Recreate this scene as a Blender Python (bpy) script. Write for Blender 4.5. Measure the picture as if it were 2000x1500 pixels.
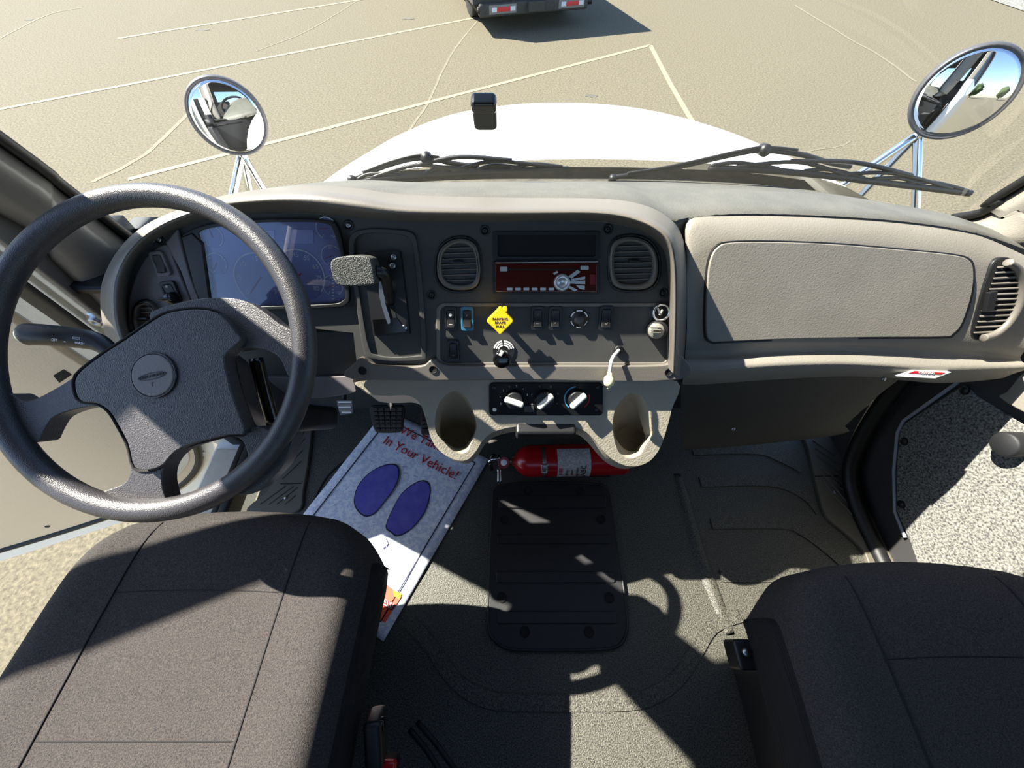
import bpy, bmesh, math, random
from mathutils import Vector, Matrix
random.seed(7)
for o in list(bpy.data.objects): bpy.data.objects.remove(o)
scene = bpy.context.scene
COL = scene.collection

# ------------------------------------------------------------------ camera
FPX = 751.0                       # focal length in pixels of a 2000x1500 frame
PITCH = math.radians(56.5)
CAM = Vector((0, 0, 1.35))
cd = bpy.data.cameras.new('camera'); cam = bpy.data.objects.new('camera', cd); COL.objects.link(cam)
cam.location = CAM; cam.rotation_euler = (math.radians(90) - PITCH, 0, 0)
cd.sensor_width = 36; cd.lens = FPX / 2000 * 36; cd.clip_start = 0.01; cd.clip_end = 500
scene.camera = cam

# ------------------------------------------------------------------ sky, sun, exposure
SUN_TRAVEL = Vector((1.0, -0.41, -1.15)).normalized()
world = bpy.data.worlds.new('world'); scene.world = world; world.use_nodes = True
wn = world.node_tree.nodes; wl = world.node_tree.links
bg = wn['Background']; sky = wn.new('ShaderNodeTexSky')
sky.sky_type = 'NISHITA'; sky.sun_disc = False
sky.sun_elevation = math.asin(-SUN_TRAVEL.z)
sky.sun_rotation = math.atan2(-SUN_TRAVEL.x, -SUN_TRAVEL.y)
sky.air_density = 1.0; sky.dust_density = 0.6; sky.ozone_density = 2.5
wl.new(sky.outputs['Color'], bg.inputs['Color']); bg.inputs['Strength'].default_value = 0.17
sl = bpy.data.lights.new('sun', 'SUN'); sl.energy = 10.5; sl.angle = math.radians(0.53); sl.color = (1.0, 0.94, 0.83)
sun = bpy.data.objects.new('sun', sl); COL.objects.link(sun); sun.location = (-6, 4, 8)
sun.rotation_euler = SUN_TRAVEL.to_track_quat('-Z', 'Y').to_euler()
vs = scene.view_settings
vs.view_transform = 'Standard'; vs.look = 'None'; vs.gamma = 1; vs.use_curve_mapping = False; vs.exposure = 1.15

# ------------------------------------------------------------------ geometry from the photograph's rays
AX = Vector((0, math.cos(PITCH), -math.sin(PITCH))); UP = Vector((0, math.sin(PITCH), math.cos(PITCH)))
def ray(px, py): return AX + Vector(((px - 1000) / FPX, 0, 0)) + UP * ((750 - py) / FPX)
def atD(px, py, d): return CAM + ray(px, py) * d
def atX(px, py, x): r = ray(px, py); return CAM + r * (x / r.x)
def atY(px, py, y): r = ray(px, py); return CAM + r * (y / r.y)
def atZ(px, py, z): r = ray(px, py); return CAM + r * ((z - CAM.z) / r.z)
class Frame:
    def __init__(s, O, ex, ey):
        s.O = Vector(O); s.ex = Vector(ex).normalized(); s.ez = s.ex.cross(Vector(ey)).normalized(); s.ey = s.ez.cross(s.ex)
    def W(s, px, py, h=0.0):
        r = ray(px, py); t = ((s.O - CAM).dot(s.ez) + h) / r.dot(s.ez); return CAM + r * t
    def L(s, px, py, h=0.0):
        d = s.W(px, py, h) - s.O; return (d.dot(s.ex), d.dot(s.ey))
    def P(s, x, y, h=0.0): return s.O + s.ex * x + s.ey * y + s.ez * h
    def M(s, p, rot=0.0):
        c, n = math.cos(rot), math.sin(rot)
        ex = s.ex * c + s.ey * n; ey = s.ey * c - s.ex * n
        m = Matrix.Identity(4)
        for i in range(3):
            m[i][0] = ex[i]; m[i][1] = ey[i]; m[i][2] = s.ez[i]; m[i][3] = p[i]
        return m

# ------------------------------------------------------------------ materials
def lin(c): return tuple(((v / 255) / 12.92 if v / 255 <= 0.04045 else ((v / 255 + 0.055) / 1.055) ** 2.4) for v in c) + (1,)
MATS = {}
def mat(name, col, rough=0.55, metal=0.0, bump=None, vary=None, spec=0.5, coat=0.0):
    """bump=(kind, scale, strength); vary=(other colour, scale, contrast)"""
    if name in MATS: return MATS[name]
    m = bpy.data.materials.new(name); m.use_nodes = True; MATS[name] = m
    nt = m.node_tree; b = nt.nodes['Principled BSDF']; N = nt.nodes.new; Lk = nt.links.new
    b.inputs['Base Color'].default_value = lin(col); b.inputs['Roughness'].default_value = rough
    b.inputs['Metallic'].default_value = metal; b.inputs['Specular IOR Level'].default_value = spec
    b.inputs['Coat Weight'].default_value = coat
    tc = N('ShaderNodeTexCoord')
    if vary:
        c2, sc, k = vary
        nz = N('ShaderNodeTexNoise'); nz.inputs['Scale'].default_value = sc; nz.inputs['Detail'].default_value = 4; nz.inputs['Roughness'].default_value = 0.65
        rp = N('ShaderNodeValToRGB'); rp.color_ramp.elements[0].position = 0.5 - k; rp.color_ramp.elements[1].position = 0.5 + k
        rp.color_ramp.elements[0].color = lin(c2); rp.color_ramp.elements[1].color = lin(col)
        Lk(tc.outputs['Object'], nz.inputs['Vector']); Lk(nz.outputs['Fac'], rp.inputs['Fac']); Lk(rp.outputs['Color'], b.inputs['Base Color'])
    if bump:
        kind, sc, st = bump
        if kind == 'v':
            t = N('ShaderNodeTexVoronoi'); t.feature = 'SMOOTH_F1'; t.inputs['Scale'].default_value = sc; out = t.outputs['Distance']
        elif kind == 'w':
            t = N('ShaderNodeTexWave'); t.inputs['Scale'].default_value = sc; t.inputs['Distortion'].default_value = 0.6; out = t.outputs['Fac']
        else:
            t = N('ShaderNodeTexNoise'); t.inputs['Scale'].default_value = sc; t.inputs['Detail'].default_value = 3; out = t.outputs['Fac']
        bp = N('ShaderNodeBump'); bp.inputs['Strength'].default_value = st; bp.inputs['Distance'].default_value = 0.002
        Lk(tc.outputs['Object'], t.inputs['Vector']); Lk(out, bp.inputs['Height']); Lk(bp.outputs['Normal'], b.inputs['Normal'])
    return m
TAN = mat('tan_grained_plastic', (132, 127, 117), 0.55, bump=('v', 380, 0.15), vary=((122, 117, 108), 9, 0.25))
BROW = mat('grey_taupe_plastic', (104, 99, 92), 0.42, bump=('n', 500, 0.12))
PANEL = mat('charcoal_panel_plastic', (62, 62, 61), 0.6, bump=('n', 900, 0.15))
BLACK = mat('black_plastic', (22, 22, 24), 0.45)
BLACKG = mat('gloss_black_plastic', (10, 10, 12), 0.15)
DEEP = mat('dark_void_plastic', (9, 9, 10), 0.8)
RUBBER = mat('black_rubber', (26, 27, 30), 0.6, bump=('n', 700, 0.2))
WHEELM = mat('charcoal_wheel_vinyl', (60, 58, 60), 0.45, bump=('v', 800, 0.35))
RIMM = mat('charcoal_rim_vinyl', (54, 52, 54), 0.38, bump=('v', 900, 0.25))
SEATM = mat('charcoal_seat_cloth', (80, 75, 72), 0.95, bump=('n', 900, 0.7), vary=((44, 43, 44), 520, 0.16), spec=0.15)
SEAM = mat('seam_thread', (22, 21, 22), 0.9)
SEATSIDE = mat('black_ribbed_cloth', (40, 38, 38), 0.9, bump=('w', 140, 0.8), spec=0.2)
FLOORM = mat('black_rubber_floor_mat', (96, 94, 84), 0.42, bump=('n', 330, 0.9), vary=((30, 31, 31), 330, 0.12))
COVERM = mat('black_cover_plastic', (30, 30, 33), 0.5, bump=('n', 700, 0.25))
CARPET = mat('grey_loop_carpet', (150, 149, 142), 1.0, bump=('n', 200, 0.7), vary=((64, 64, 66), 200, 0.14), spec=0.1)
CHROME = mat('chrome', (225, 226, 228), 0.08, metal=1.0)
STEEL = mat('satin_steel', (175, 176, 178), 0.35, metal=1.0)
MIRROR = mat('mirror_glass', (235, 238, 240), 0.0, metal=1.0)
WHITEP = mat('white_truck_paint', (240, 240, 238), 0.25, coat=0.4)
CREAM = mat('cream_painted_metal', (214, 208, 192), 0.35, vary=((196, 190, 176), 20, 0.2))
DOORTAN = mat('beige_door_vinyl', (218, 200, 172), 0.7, bump=('v', 240, 0.3))
RED = mat('red_enamel', (178, 10, 22), 0.28, coat=0.3)
YELLOW = mat('yellow_plastic', (250, 200, 10), 0.35)
WHITEK = mat('white_plastic', (225, 225, 215), 0.4)
WHITEINK = mat('white_ink', (250, 250, 250), 0.6)
GREYINK = mat('grey_ink', (120, 120, 122), 0.6)
REDINK = mat('red_ink', (190, 20, 24), 0.7)
REDNEEDLE = mat('red_needle', (210, 70, 80), 0.5)
BLUEINK = mat('blue_ink', (80, 160, 205), 0.6)
NAVY = mat('navy_print', (88, 84, 182), 0.75, vary=((112, 108, 196), 30, 0.2))
DARKLINE = mat('dark_print_line', (28, 30, 60), 0.7)
DARKRED = mat('maroon_print', (110, 10, 24), 0.7)
ORANGE = mat('orange_red_print', (228, 84, 60), 0.7)
PAPER = mat('white_paper', (246, 248, 255), 0.85, bump=('n', 34, 0.45), vary=((216, 222, 240), 90, 0.05))
STICKER = mat('white_sticker', (220, 220, 220), 0.5)
DIALF = mat('glare_tinted_dial_face', (166, 174, 220), 0.35)  # bluish sky glare of the lens painted into the face colour
DIALD = mat('glare_tinted_dial_disc', (142, 152, 202), 0.35)  # same lens glare painted into the gauge discs, a little darker
LCD = mat('blue_grey_display', (192, 198, 246), 0.3)
BLUEFRAME = mat('teal_switch_frame', (58, 110, 138), 0.4)
REDFACE = mat('maroon_radio_face', (66, 16, 12), 0.12, spec=0.7)
SILVERB = mat('silver_button', (200, 200, 200), 0.3, metal=0.6)
KNOBG = mat('textured_grey_knob', (84, 85, 80), 0.5, bump=('v', 700, 0.6), vary=((60, 61, 59), 420, 0.12))
CEIL = mat('grey_headliner', (96, 95, 96), 0.95, bump=('n', 500, 0.3))
ASPH = mat('sunlit_asphalt', (106, 100, 83), 0.9, bump=('n', 120, 0.6), vary=((70, 66, 56), 42, 0.17), spec=0.2)
LINEM = mat('worn_yellowish_line_paint', (142, 134, 106), 0.85, vary=((100, 94, 79), 25, 0.25))
CRACKM = mat('pale_crack_filler', (110, 104, 87), 0.9, vary=((88, 83, 70), 12, 0.25))
TARM = mat('dark_tar_spot', (74, 71, 63), 0.9)
GRAVEL = mat('pale_gravel', (128, 128, 121), 0.95, bump=('v', 30, 1.0), vary=((74, 74, 71), 40, 0.1))
TRUCKD = mat('dusty_dark_steel', (46, 45, 42), 0.7, vary=((66, 63, 57), 60, 0.15))
TAPEW = mat('white_reflective_tape', (205, 210, 215), 0.4)
TAPER = mat('red_reflective_tape', (196, 40, 50), 0.4)
LEAF = mat('dark_green_leaves', (60, 78, 38), 0.9, vary=((36, 52, 24), 3, 0.2))
BARK = mat('brown_bark', (80, 64, 48), 0.9)
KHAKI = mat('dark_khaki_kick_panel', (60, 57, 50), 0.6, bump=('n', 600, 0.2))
GASKET = mat('black_gasket_rubber', (14, 14, 15), 0.5)
def glass_mat(name, tint=(1, 1, 1, 1), refl=1.0):
    m = bpy.data.materials.new(name); m.use_nodes = True; nt = m.node_tree; nt.nodes.clear(); MATS[name] = m
    out = nt.nodes.new('ShaderNodeOutputMaterial'); mx = nt.nodes.new('ShaderNodeMixShader')
    tr = nt.nodes.new('ShaderNodeBsdfTransparent'); gl = nt.nodes.new('ShaderNodeBsdfGlossy'); fr = nt.nodes.new('ShaderNodeFresnel')
    fr.inputs['IOR'].default_value = 1.45; tr.inputs['Color'].default_value = tint; gl.inputs['Roughness'].default_value = 0.01
    ml = nt.nodes.new('ShaderNodeMath'); ml.operation = 'MULTIPLY'; ml.inputs[1].default_value = refl
    nt.links.new(fr.outputs[0], ml.inputs[0]); nt.links.new(ml.outputs[0], mx.inputs['Fac'])
    nt.links.new(tr.outputs[0], mx.inputs[1]); nt.links.new(gl.outputs[0], mx.inputs[2]); nt.links.new(mx.outputs[0], out.inputs['Surface'])
    return m
GLASS = glass_mat('clear_window_glass', (0.97, 0.985, 0.975, 1), 0.12)
LENS = glass_mat('clear_lens', (0.97, 0.97, 1, 1), 1.0)

# ------------------------------------------------------------------ mesh helpers (vertices in world coordinates)
def root(name, label, cat, loc=(0, 0, 0), group=None, kind=None):
    o = bpy.data.objects.new(name, None); COL.objects.link(o); o.location = loc; o.empty_display_size = 0.05
    return tag(o, label, cat, group, kind)
def tag(o, label=None, cat=None, group=None, kind=None):
    if label: o['label'] = label
    if cat: o['category'] = cat
    if group: o['group'] = group
    if kind: o['kind'] = kind
    return o
def adopt(o, parent):
    if parent is not None:
        o.parent = parent
        if parent.type == 'EMPTY': o.matrix_parent_inverse = Matrix.Translation(-Vector(parent.location))
    return o
def finish(name, me, m, parent=None, smooth=True, bevel=0.0, sub=0, seg=2, angle=35):
    o = bpy.data.objects.new(name, me); COL.objects.link(o)
    if m: me.materials.append(m)
    if smooth:
        for p in me.polygons: p.use_smooth = True
    if bevel:
        b = o.modifiers.new('bevel', 'BEVEL'); b.width = bevel; b.segments = seg; b.limit_method = 'ANGLE'; b.angle_limit = math.radians(angle); b.harden_normals = False
    if sub:
        s = o.modifiers.new('subd', 'SUBSURF'); s.levels = sub; s.render_levels = sub
    if smooth and not sub:
        w = o.modifiers.new('wn', 'WEIGHTED_NORMAL'); w.keep_sharp = False
    return adopt(o, parent)
def from_bm(name, bm, m, parent=None, **k):
    bmesh.ops.recalc_face_normals(bm, faces=bm.faces)
    me = bpy.data.meshes.new(name); bm.to_mesh(me); bm.free()
    return finish(name, me, m, parent, **k)
def raw(name, vs_, fs, m, parent=None, **k):
    bm = bmesh.new(); V = [bm.verts.new(v) for v in vs_]
    for f in fs:
        try: bm.faces.new([V[i] for i in f])
        except ValueError: pass
    return from_bm(name, bm, m, parent, **k)
def loops_solid(name, loops, m, parent=None, vec=None, **k):
    """loops: outer + holes as coplanar world points; extruded along vec (a vector)"""
    bm = bmesh.new(); top = []
    for lp in loops:
        V = [bm.verts.new(p) for p in lp]
        top.append((V, [bm.edges.new((V[i], V[(i + 1) % len(V)])) for i in range(len(V))]))
    if len(loops) == 1: bm.faces.new(top[0][0])
    else: bmesh.ops.triangle_fill(bm, use_beauty=True, use_dissolve=False, edges=[e for _, es in top for e in es])
    tf = list(bm.faces)
    mp = {}
    for V, _ in top:
        for v in V: mp[v] = bm.verts.new(v.co + vec)
    for f in tf: bm.faces.new([mp[v] for v in reversed(f.verts)])
    for V, _ in top:
        n = len(V)
        for i in range(n): bm.faces.new([V[i], V[(i + 1) % n], mp[V[(i + 1) % n]], mp[V[i]]])
    return from_bm(name, bm, m, parent, **k)
def plate(name, out, fr, h0, h1, m, parent=None, holes=(), vec=None, **k):
    """outline in photo pixels laid on a frame at height h1 and extruded down to h0"""
    loops = [[fr.W(x, y, h1) for x, y in out]] + [[fr.W(x, y, h1) for x, y in h] for h in holes]
    return loops_solid(name, loops, m, parent, vec=(vec if vec is not None else fr.ez * (h0 - h1)), **k)
def lplate(name, out, fr, h0, h1, m, parent=None, holes=(), **k):
    loops = [[fr.P(x, y, h1) for x, y in out]] + [[fr.P(x, y, h1) for x, y in h] for h in holes]
    return loops_solid(name, loops, m, parent, vec=fr.ez * (h0 - h1), **k)
def rr(x0, y0, x1, y1, r, n=5):
    out = []
    for cx, cy, a0 in ((x1 - r, y1 - r, 0), (x0 + r, y1 - r, 90), (x0 + r, y0 + r, 180), (x1 - r, y0 + r, 270)):
        for i in range(n + 1):
            a = math.radians(a0 + 90 * i / n); out.append((cx + r * math.cos(a), cy + r * math.sin(a)))
    return out
def ell(cx, cy, rx, ry, n=28, rot=0):
    c, s = math.cos(rot), math.sin(rot); o = []
    for i in range(n):
        a = 2 * math.pi * i / n; x, y = rx * math.cos(a), ry * math.sin(a); o.append((cx + x * c - y * s, cy + x * s + y * c))
    return o
def cr(pts, n=5, closed=True):
    """Catmull-Rom through the points (tuples of any length or Vectors)"""
    P = [tuple(p) for p in pts]; N = len(P); out = []
    for i in range(N if closed else N - 1):
        g = lambda j: P[j % N] if closed else P[max(0, min(N - 1, j))]
        a, b, c, d = g(i - 1), g(i), g(i + 1), g(i + 2)
        for k in range(n):
            t = k / n
            out.append(tuple(0.5 * (2 * q + (r - p) * t + (2 * p - 5 * q + 4 * r - s) * t * t + (3 * q - p - 3 * r + s) * t ** 3) for p, q, r, s in zip(a, b, c, d)))
    if not closed: out.append(P[-1])
    return out
def crv(pts, n=5, closed=False): return [Vector(p) for p in cr(pts, n, closed)]
def loft(name, curves, m, parent=None, closed=False, caps=False, **k):
    n = len(curves[0]); V = [p for c in curves for p in c]; F = []
    for i in range(len(curves) - 1):
        for j in range(n if closed else n - 1):
            F.append((i * n + j, i * n + (j + 1) % n, (i + 1) * n + (j + 1) % n, (i + 1) * n + j))
    if caps: F.append(tuple(range(n))); F.append(tuple(range((len(curves) - 1) * n, len(curves) * n)))
    return raw(name, V, F, m, parent, **k)
def tube(name, pts, r, m, parent=None, n=8, closed=False, flat=1.0, **k):
    P = [Vector(p) for p in pts]; R = r if isinstance(r, (list, tuple)) else [r] * len(P); rings = []; N = len(P); up = None
    for i in range(N):
        t = (P[(i + 1) % N] - P[i - 1]) if closed else (P[min(i + 1, N - 1)] - P[max(i - 1, 0)])
        t.normalize()
        if up is None: up = Vector((0, 0, 1)) if abs(t.z) < 0.9 else Vector((1, 0, 0))
        s = t.cross(up).normalized(); up = s.cross(t).normalized()
        rings.append([P[i] + (s * math.cos(2 * math.pi * j / n) + up * math.sin(2 * math.pi * j / n) * flat) * R[i] for j in range(n)])
    if closed: rings.append(rings[0])
    return loft(name, rings, m, parent, closed=True, caps=not closed, **k)
def lathe(name, p, axis, prof, m, parent=None, n=24, **k):
    """prof: (radius, height along axis) pairs; closed at the ends"""
    p = Vector(p); ax = Vector(axis).normalized(); s = ax.orthogonal().normalized(); t = ax.cross(s)
    rings = [[p + ax * h + (s * math.cos(2 * math.pi * j / n) + t * math.sin(2 * math.pi * j / n)) * max(r, 1e-5) for j in range(n)] for r, h in prof]
    return loft(name, rings, m, parent, closed=True, caps=True, **k)
def box(name, c, size, m, parent=None, ex=(1, 0, 0), ey=(0, 1, 0), **k):
    ex = Vector(ex).normalized(); ez = ex.cross(Vector(ey)).normalized(); ey = ez.cross(ex); c = Vector(c)
    V = [c + ex * (size[0] / 2 * a) + ey * (size[1] / 2 * b) + ez * (size[2] / 2 * d) for d in (-1, 1) for b in (-1, 1) for a in (-1, 1)]
    return raw(name, V, [(0, 1, 3, 2), (4, 5, 7, 6), (0, 1, 5, 4), (2, 3, 7, 6), (0, 2, 6, 4), (1, 3, 7, 5)], m, parent, **k)
def text(name, s, M4, size, m, parent=None, depth=0.0004, shear=0.0, align='CENTER'):
    cu = bpy.data.curves.new('t', 'FONT'); cu.body = s; cu.size = size; cu.align_x = align; cu.align_y = 'CENTER'; cu.extrude = depth; cu.resolution_u = 2; cu.shear = shear
    to = bpy.data.objects.new('t', cu); COL.objects.link(to)
    bpy.context.view_layer.update()
    me = bpy.data.meshes.new_from_object(to.evaluated_get(bpy.context.evaluated_depsgraph_get()))
    bpy.data.objects.remove(to); me.transform(M4)
    me.materials.clear()
    return finish(name, me, m, parent, smooth=False)
def arc(cx, cy, r, a0, a1, w, n=24):
    o = [(cx + r * math.cos(math.radians(a0 + (a1 - a0) * i / n)), cy + r * math.sin(math.radians(a0 + (a1 - a0) * i / n))) for i in range(n + 1)]
    return o + [(cx + (r - w) * math.cos(math.radians(a1 + (a0 - a1) * i / n)), cy + (r - w) * math.sin(math.radians(a1 + (a0 - a1) * i / n))) for i in range(n + 1)]

# ================================================================== the setting
GZ, FZ = -1.0, 0.10               # parking lot, cab floor
def strip(name, pxs, w, m, parent, z=GZ + 0.004, smoothn=0, jitter=0.0):
    P = [atZ(x, y, z) for x, y in pxs]
    if smoothn: P = crv(P, smoothn)
    if jitter: P = [p + Vector((random.uniform(-jitter, jitter), random.uniform(-jitter, jitter), 0)) for p in P]
    a, b = [], []
    for i, p in enumerate(P):
        t = (P[min(i + 1, len(P) - 1)] - P[max(i - 1, 0)]).normalized(); s = Vector((-t.y, t.x, 0)) * (w / 2)
        a.append(p + s); b.append(p - s)
    return loft(name, [a, b], m, parent, smooth=False)
g = raw('ground', [(-70, -70, GZ), (70, -70, GZ), (70, 70, GZ), (-70, 70, GZ)], [(0, 1, 2, 3)], ASPH, smooth=False)
tag(g, 'sunlit tan-grey asphalt parking lot around the truck', 'ground', kind='structure')
for pts in ([(-300, 271), (0, 213), (925, 35)], [(250, 350), (1270, 88)], [(230, 75), (700, 0), (1000, -48)], [(1270, 88), (1310, 165), (1345, 225), (1372, 268), (1420, 345)], [(850, -60), (1100, -95)]):
    strip('parking_line', pts, 0.075, LINEM, g)
for pts, w in (([(940, 30), (880, 110), (835, 200), (790, 270), (772, 292)], .035), ([(1552, 10), (1650, 70), (1720, 110), (1790, 160)], .05),
               ([(400, 190), (330, 260), (270, 310), (180, 355)], .06), ([(700, 0), (600, 60), (500, 100)], .03),
               ([(1550, 300), (1640, 285), (1660, 275)], .02), ([(0, 75), (90, 30), (160, 15)], .04)):
    strip('crack_line', cr(pts, 5, False), w, CRACKM, g, z=GZ + 0.003, jitter=0.012)
for x, y, r in ((395, 58, .12), (1155, 187, .09), (798, 36, .11), (56, 38, .1)):
    p = atZ(x, y, GZ + 0.0035)
    raw('tar_spot', [p + Vector((r * math.cos(a / 10 * math.pi) * random.uniform(.8, 1.2), .5 * r * math.sin(a / 10 * math.pi) * random.uniform(.8, 1.2), 0)) for a in range(20)], [tuple(range(20))], TARM, g, smooth=False)
gv = raw('gravel_strip', [atZ(1915, -8, GZ + .01), atZ(2060, 42, GZ + .01), atZ(2300, -60, GZ + .01), atZ(2000, -90, GZ + .01)], [(0, 1, 2, 3)], GRAVEL, g, smooth=False)

# cab floor, toe board, walls, roof
fl = raw('floor', [(-.83, -.80, FZ), (1.08, -.80, FZ), (1.08, .74, FZ), (-.83, .74, FZ), (-.83, -.80, FZ - .06), (1.08, -.80, FZ - .06), (1.08, .74, FZ - .06), (-.83, .74, FZ - .06)],
         [(0, 1, 2, 3), (4, 5, 6, 7), (0, 1, 5, 4), (1, 2, 6, 5), (2, 3, 7, 6), (3, 0, 4, 7)], FLOORM, smooth=False)
tag(fl, 'black speckled rubber floor mat of the cab', 'floor', kind='structure')
# soft moulded ridge beside the passenger footwell and raised seam bands of the mat
def zpts(pxs, z): return [atZ(x, y, z) for x, y in pxs]
rd = tube('mat_ridge', crv(zpts([(1318, 930), (1340, 1010), (1362, 1090), (1392, 1170), (1420, 1240)], FZ - .022), 5), [.026 + .006 * math.sin(i / 20 * math.pi) for i in range(21)], FLOORM, fl, n=10)
for k, pts in enumerate(([(1365, 932), (1480, 930), (1530, 938), (1570, 960), (1592, 985)], [(1386, 1012), (1520, 1012), (1560, 1025), (1610, 1060), (1658, 1102)], [(1404, 1112), (1500, 1112), (1560, 1106)],
             [(1350, 872), (1470, 870), (1520, 885), (1560, 905)])):
    up_ = crv(zpts(pts, FZ), 5); n_ = len(up_)
    lo_ = [p + Vector((-.012 * i / n_, -.034, 0)) for i, p in enumerate(up_)]
    raw('mat_rib', [p + Vector((0, 0, .004)) for p in up_ + lo_] + [p - Vector((0, 0, .002)) for p in up_ + lo_],
        [(i, i + 1, n_ + i + 1, n_ + i) for i in range(n_ - 1)] + [(i, i + 1, 2 * n_ + i + 1, 2 * n_ + i) for i in range(n_ - 1)] + [(n_ + i, n_ + i + 1, 3 * n_ + i + 1, 3 * n_ + i) for i in range(n_ - 1)] + [(0, n_, 3 * n_, 2 * n_)], FLOORM, fl, smooth=False)
band = [(790, 1225), (825, 1262), (868, 1325), (905, 1362), (960, 1385), (1040, 1389), (1225, 1388), (1290, 1370), (1335, 1335), (1368, 1285), (1400, 1235), (1450, 1215)]
bo = crv(zpts(band, FZ), 4); n_ = len(bo); bi = []
for i, p in enumerate(bo):
    t = (bo[min(i + 1, n_ - 1)] - bo[max(i - 1, 0)]).normalized(); bi.append(p + Vector((-t.y, t.x, 0)) * .034)
raw('mat_seam_band', [p + Vector((0, 0, .005)) for p in bo + bi] + [p - Vector((0, 0, .001)) for p in bo + bi],
    [(i, i + 1, n_ + i + 1, n_ + i) for i in range(n_ - 1)] + [(i, i + 1, 2 * n_ + i + 1, 2 * n_ + i) for i in range(n_ - 1)] + [(n_ + i, n_ + i + 1, 3 * n_ + i + 1, 3 * n_ + i) for i in range(n_ - 1)], FLOORM, fl, smooth=False)
tube('mat_groove', crv(zpts([(815, 1410), (850, 1450), (890, 1505)], FZ), 4), .006, RUBBER, fl)
tube('mat_groove', crv(zpts([(800, 1425), (830, 1460), (862, 1510)], FZ), 4), .006, RUBBER, fl)
tube('mat_groove', crv(zpts([(610, 985), (640, 930), (690, 890), (730, 880)], FZ), 4), .004, RUBBER, fl)
lo = lambda x, y, z: Vector((x, y, z))
wf = loft('wall_front', [[lo(-.95, .72, FZ - .02), lo(1.10, .72, FZ - .02)], [lo(-.95, .72, FZ), lo(1.10, .72, FZ)], [lo(-.95, .81, .26), lo(1.10, .81, .26)], [lo(-.95, .83, .78), lo(1.10, .83, .78)]], RUBBER, smooth=False)
tag(wf, 'dark firewall and sloping toe board under the dash', 'wall', kind='structure')
# centre tunnel behind the console
tn = loft('trim_4', [[lo(.085 + sx * w, y, z) for sx, w, z in ((-1, .26, FZ - .01), (-1, .22, FZ + h * .7), (-1, .14, FZ + h), (1, .14, FZ + h), (1, .22, FZ + h * .7), (1, .26, FZ - .01))] for y, h in ((.62, .03), (.70, .16), (.81, .34))], RUBBER, smooth=True)
tag(tn, 'dark moulded tunnel hump under the console', 'trim', kind='structure')
def slab(name, x0, x1, y0, y1, z0, z1, m, parent=None, **k):
    return box(name, ((x0 + x1) / 2, (y0 + y1) / 2, (z0 + z1) / 2), (x1 - x0, y1 - y0, z1 - z0), m, parent, **k)
wb = root('wall_back', 'rear wall of the cab behind the seats', 'wall', (.085, -.80, FZ), kind='structure')
slab('lower_panel', -.98, 1.15, -.82, -.78, FZ - .06, .95, CEIL, wb); slab('upper_panel', -.98, 1.15, -.82, -.78, 1.50, 1.70, CEIL, wb)
slab('side_panel', -.98, -.62, -.82, -.78, .95, 1.50, CEIL, wb); slab('side_panel', .79, 1.15, -.82, -.78, .95, 1.50, CEIL, wb)
slab('outer_skin', -.98, 1.15, -.84, -.82, FZ - .06, .95, WHITEP, wb)
wr = slab('window_2', -.62, .79, -.803, -.797, .95, 1.50, GLASS, smooth=False); tag(wr, 'rear cab window glass', 'window', kind='structure')
ce = slab('ceiling', -.96, 1.13, -.82, .44, 1.68, 1.73, CEIL, bevel=.012); tag(ce, 'grey headliner of the cab roof', 'ceiling', kind='structure')
slab('roof_skin', -1.0, 1.17, -.84, .47, 1.73, 1.76, WHITEP, ce, bevel=.014)
tube('header_rail', crv([lo(-.80, .44, 1.65), lo(-.3, .49, 1.66), lo(.085, .50, 1.665), lo(.5, .49, 1.66), lo(.97, .44, 1.65)], 6), .06, CEIL, ce, n=12)
wl_ = root('wall_left', 'cab side wall behind the driver door opening', 'wall', (-.98, -.6, FZ), kind='structure')
slab('side_panel', -1.0, -.96, -.82, -.40, FZ - .06, 1.70, CEIL, wl_); slab('outer_skin', -1.03, -1.0, -.84, -.40, -.1, 1.74, WHITEP, wl_, bevel=.01)
wr_ = root('wall_right', 'cab side wall behind the passenger door', 'wall', (1.15, -.6, FZ), kind='structure')
slab('side_panel', 1.13, 1.17, -.82, -.42, FZ - .06, 1.70, CEIL, wr_); slab('outer_skin', 1.17, 1.20, -.84, -.42, -.1, 1.74, WHITEP, wr_, bevel=.01)
# windshield pillars
def pillar(name, c1, c2, bulge, label):
    mid = [(a + b) / 2 + bulge for a, b in zip(c1, c2)]
    q1 = [(a * .75 + b * .25) + bulge * .8 for a, b in zip(c1, c2)]; q3 = [(a * .25 + b * .75) + bulge * .8 for a, b in zip(c1, c2)]
    back = [(a + b) / 2 - bulge * .15 for a, b in zip(c1, c2)]
    rows = [crv(c, 5) for c in (c1, q1, mid, q3, c2, back)]
    rows = [list(r) for r in zip(*rows)]
    o = loft(name, rows, TAN if name == 'trim_2' else BROW, closed=True, caps=True); return tag(o, label, 'pillar', kind='structure')
LA = [atX(262, 478, -.84), atX(120, 370, -.835), atX(-5, 276, -.82), lo(-.78, .45, 1.67)]
LB = [atX(215, 640, -.93), atX(95, 520, -.93), atX(-20, 420, -.93), lo(-.93, .30, 1.67)]
pillar('trim_1', LA, LB, lo(.025, -.03, 0), 'grey windshield pillar beside the open driver door')
RA = [atX(1862, 432, 1.0), atX(1915, 423, 1.0), atX(1962, 396, .995), atX(2005, 358, .985), lo(.95, .45, 1.67)]
RB = [atX(1960, 492, 1.02), atX(2020, 486, 1.04), atX(2075, 462, 1.06), atX(2125, 425, 1.07), lo(1.10, .30, 1.67)]
pillar('trim_2', RA, RB, lo(-.02, -.02, .01), 'tan windshield pillar at the passenger end of the dash')
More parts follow.
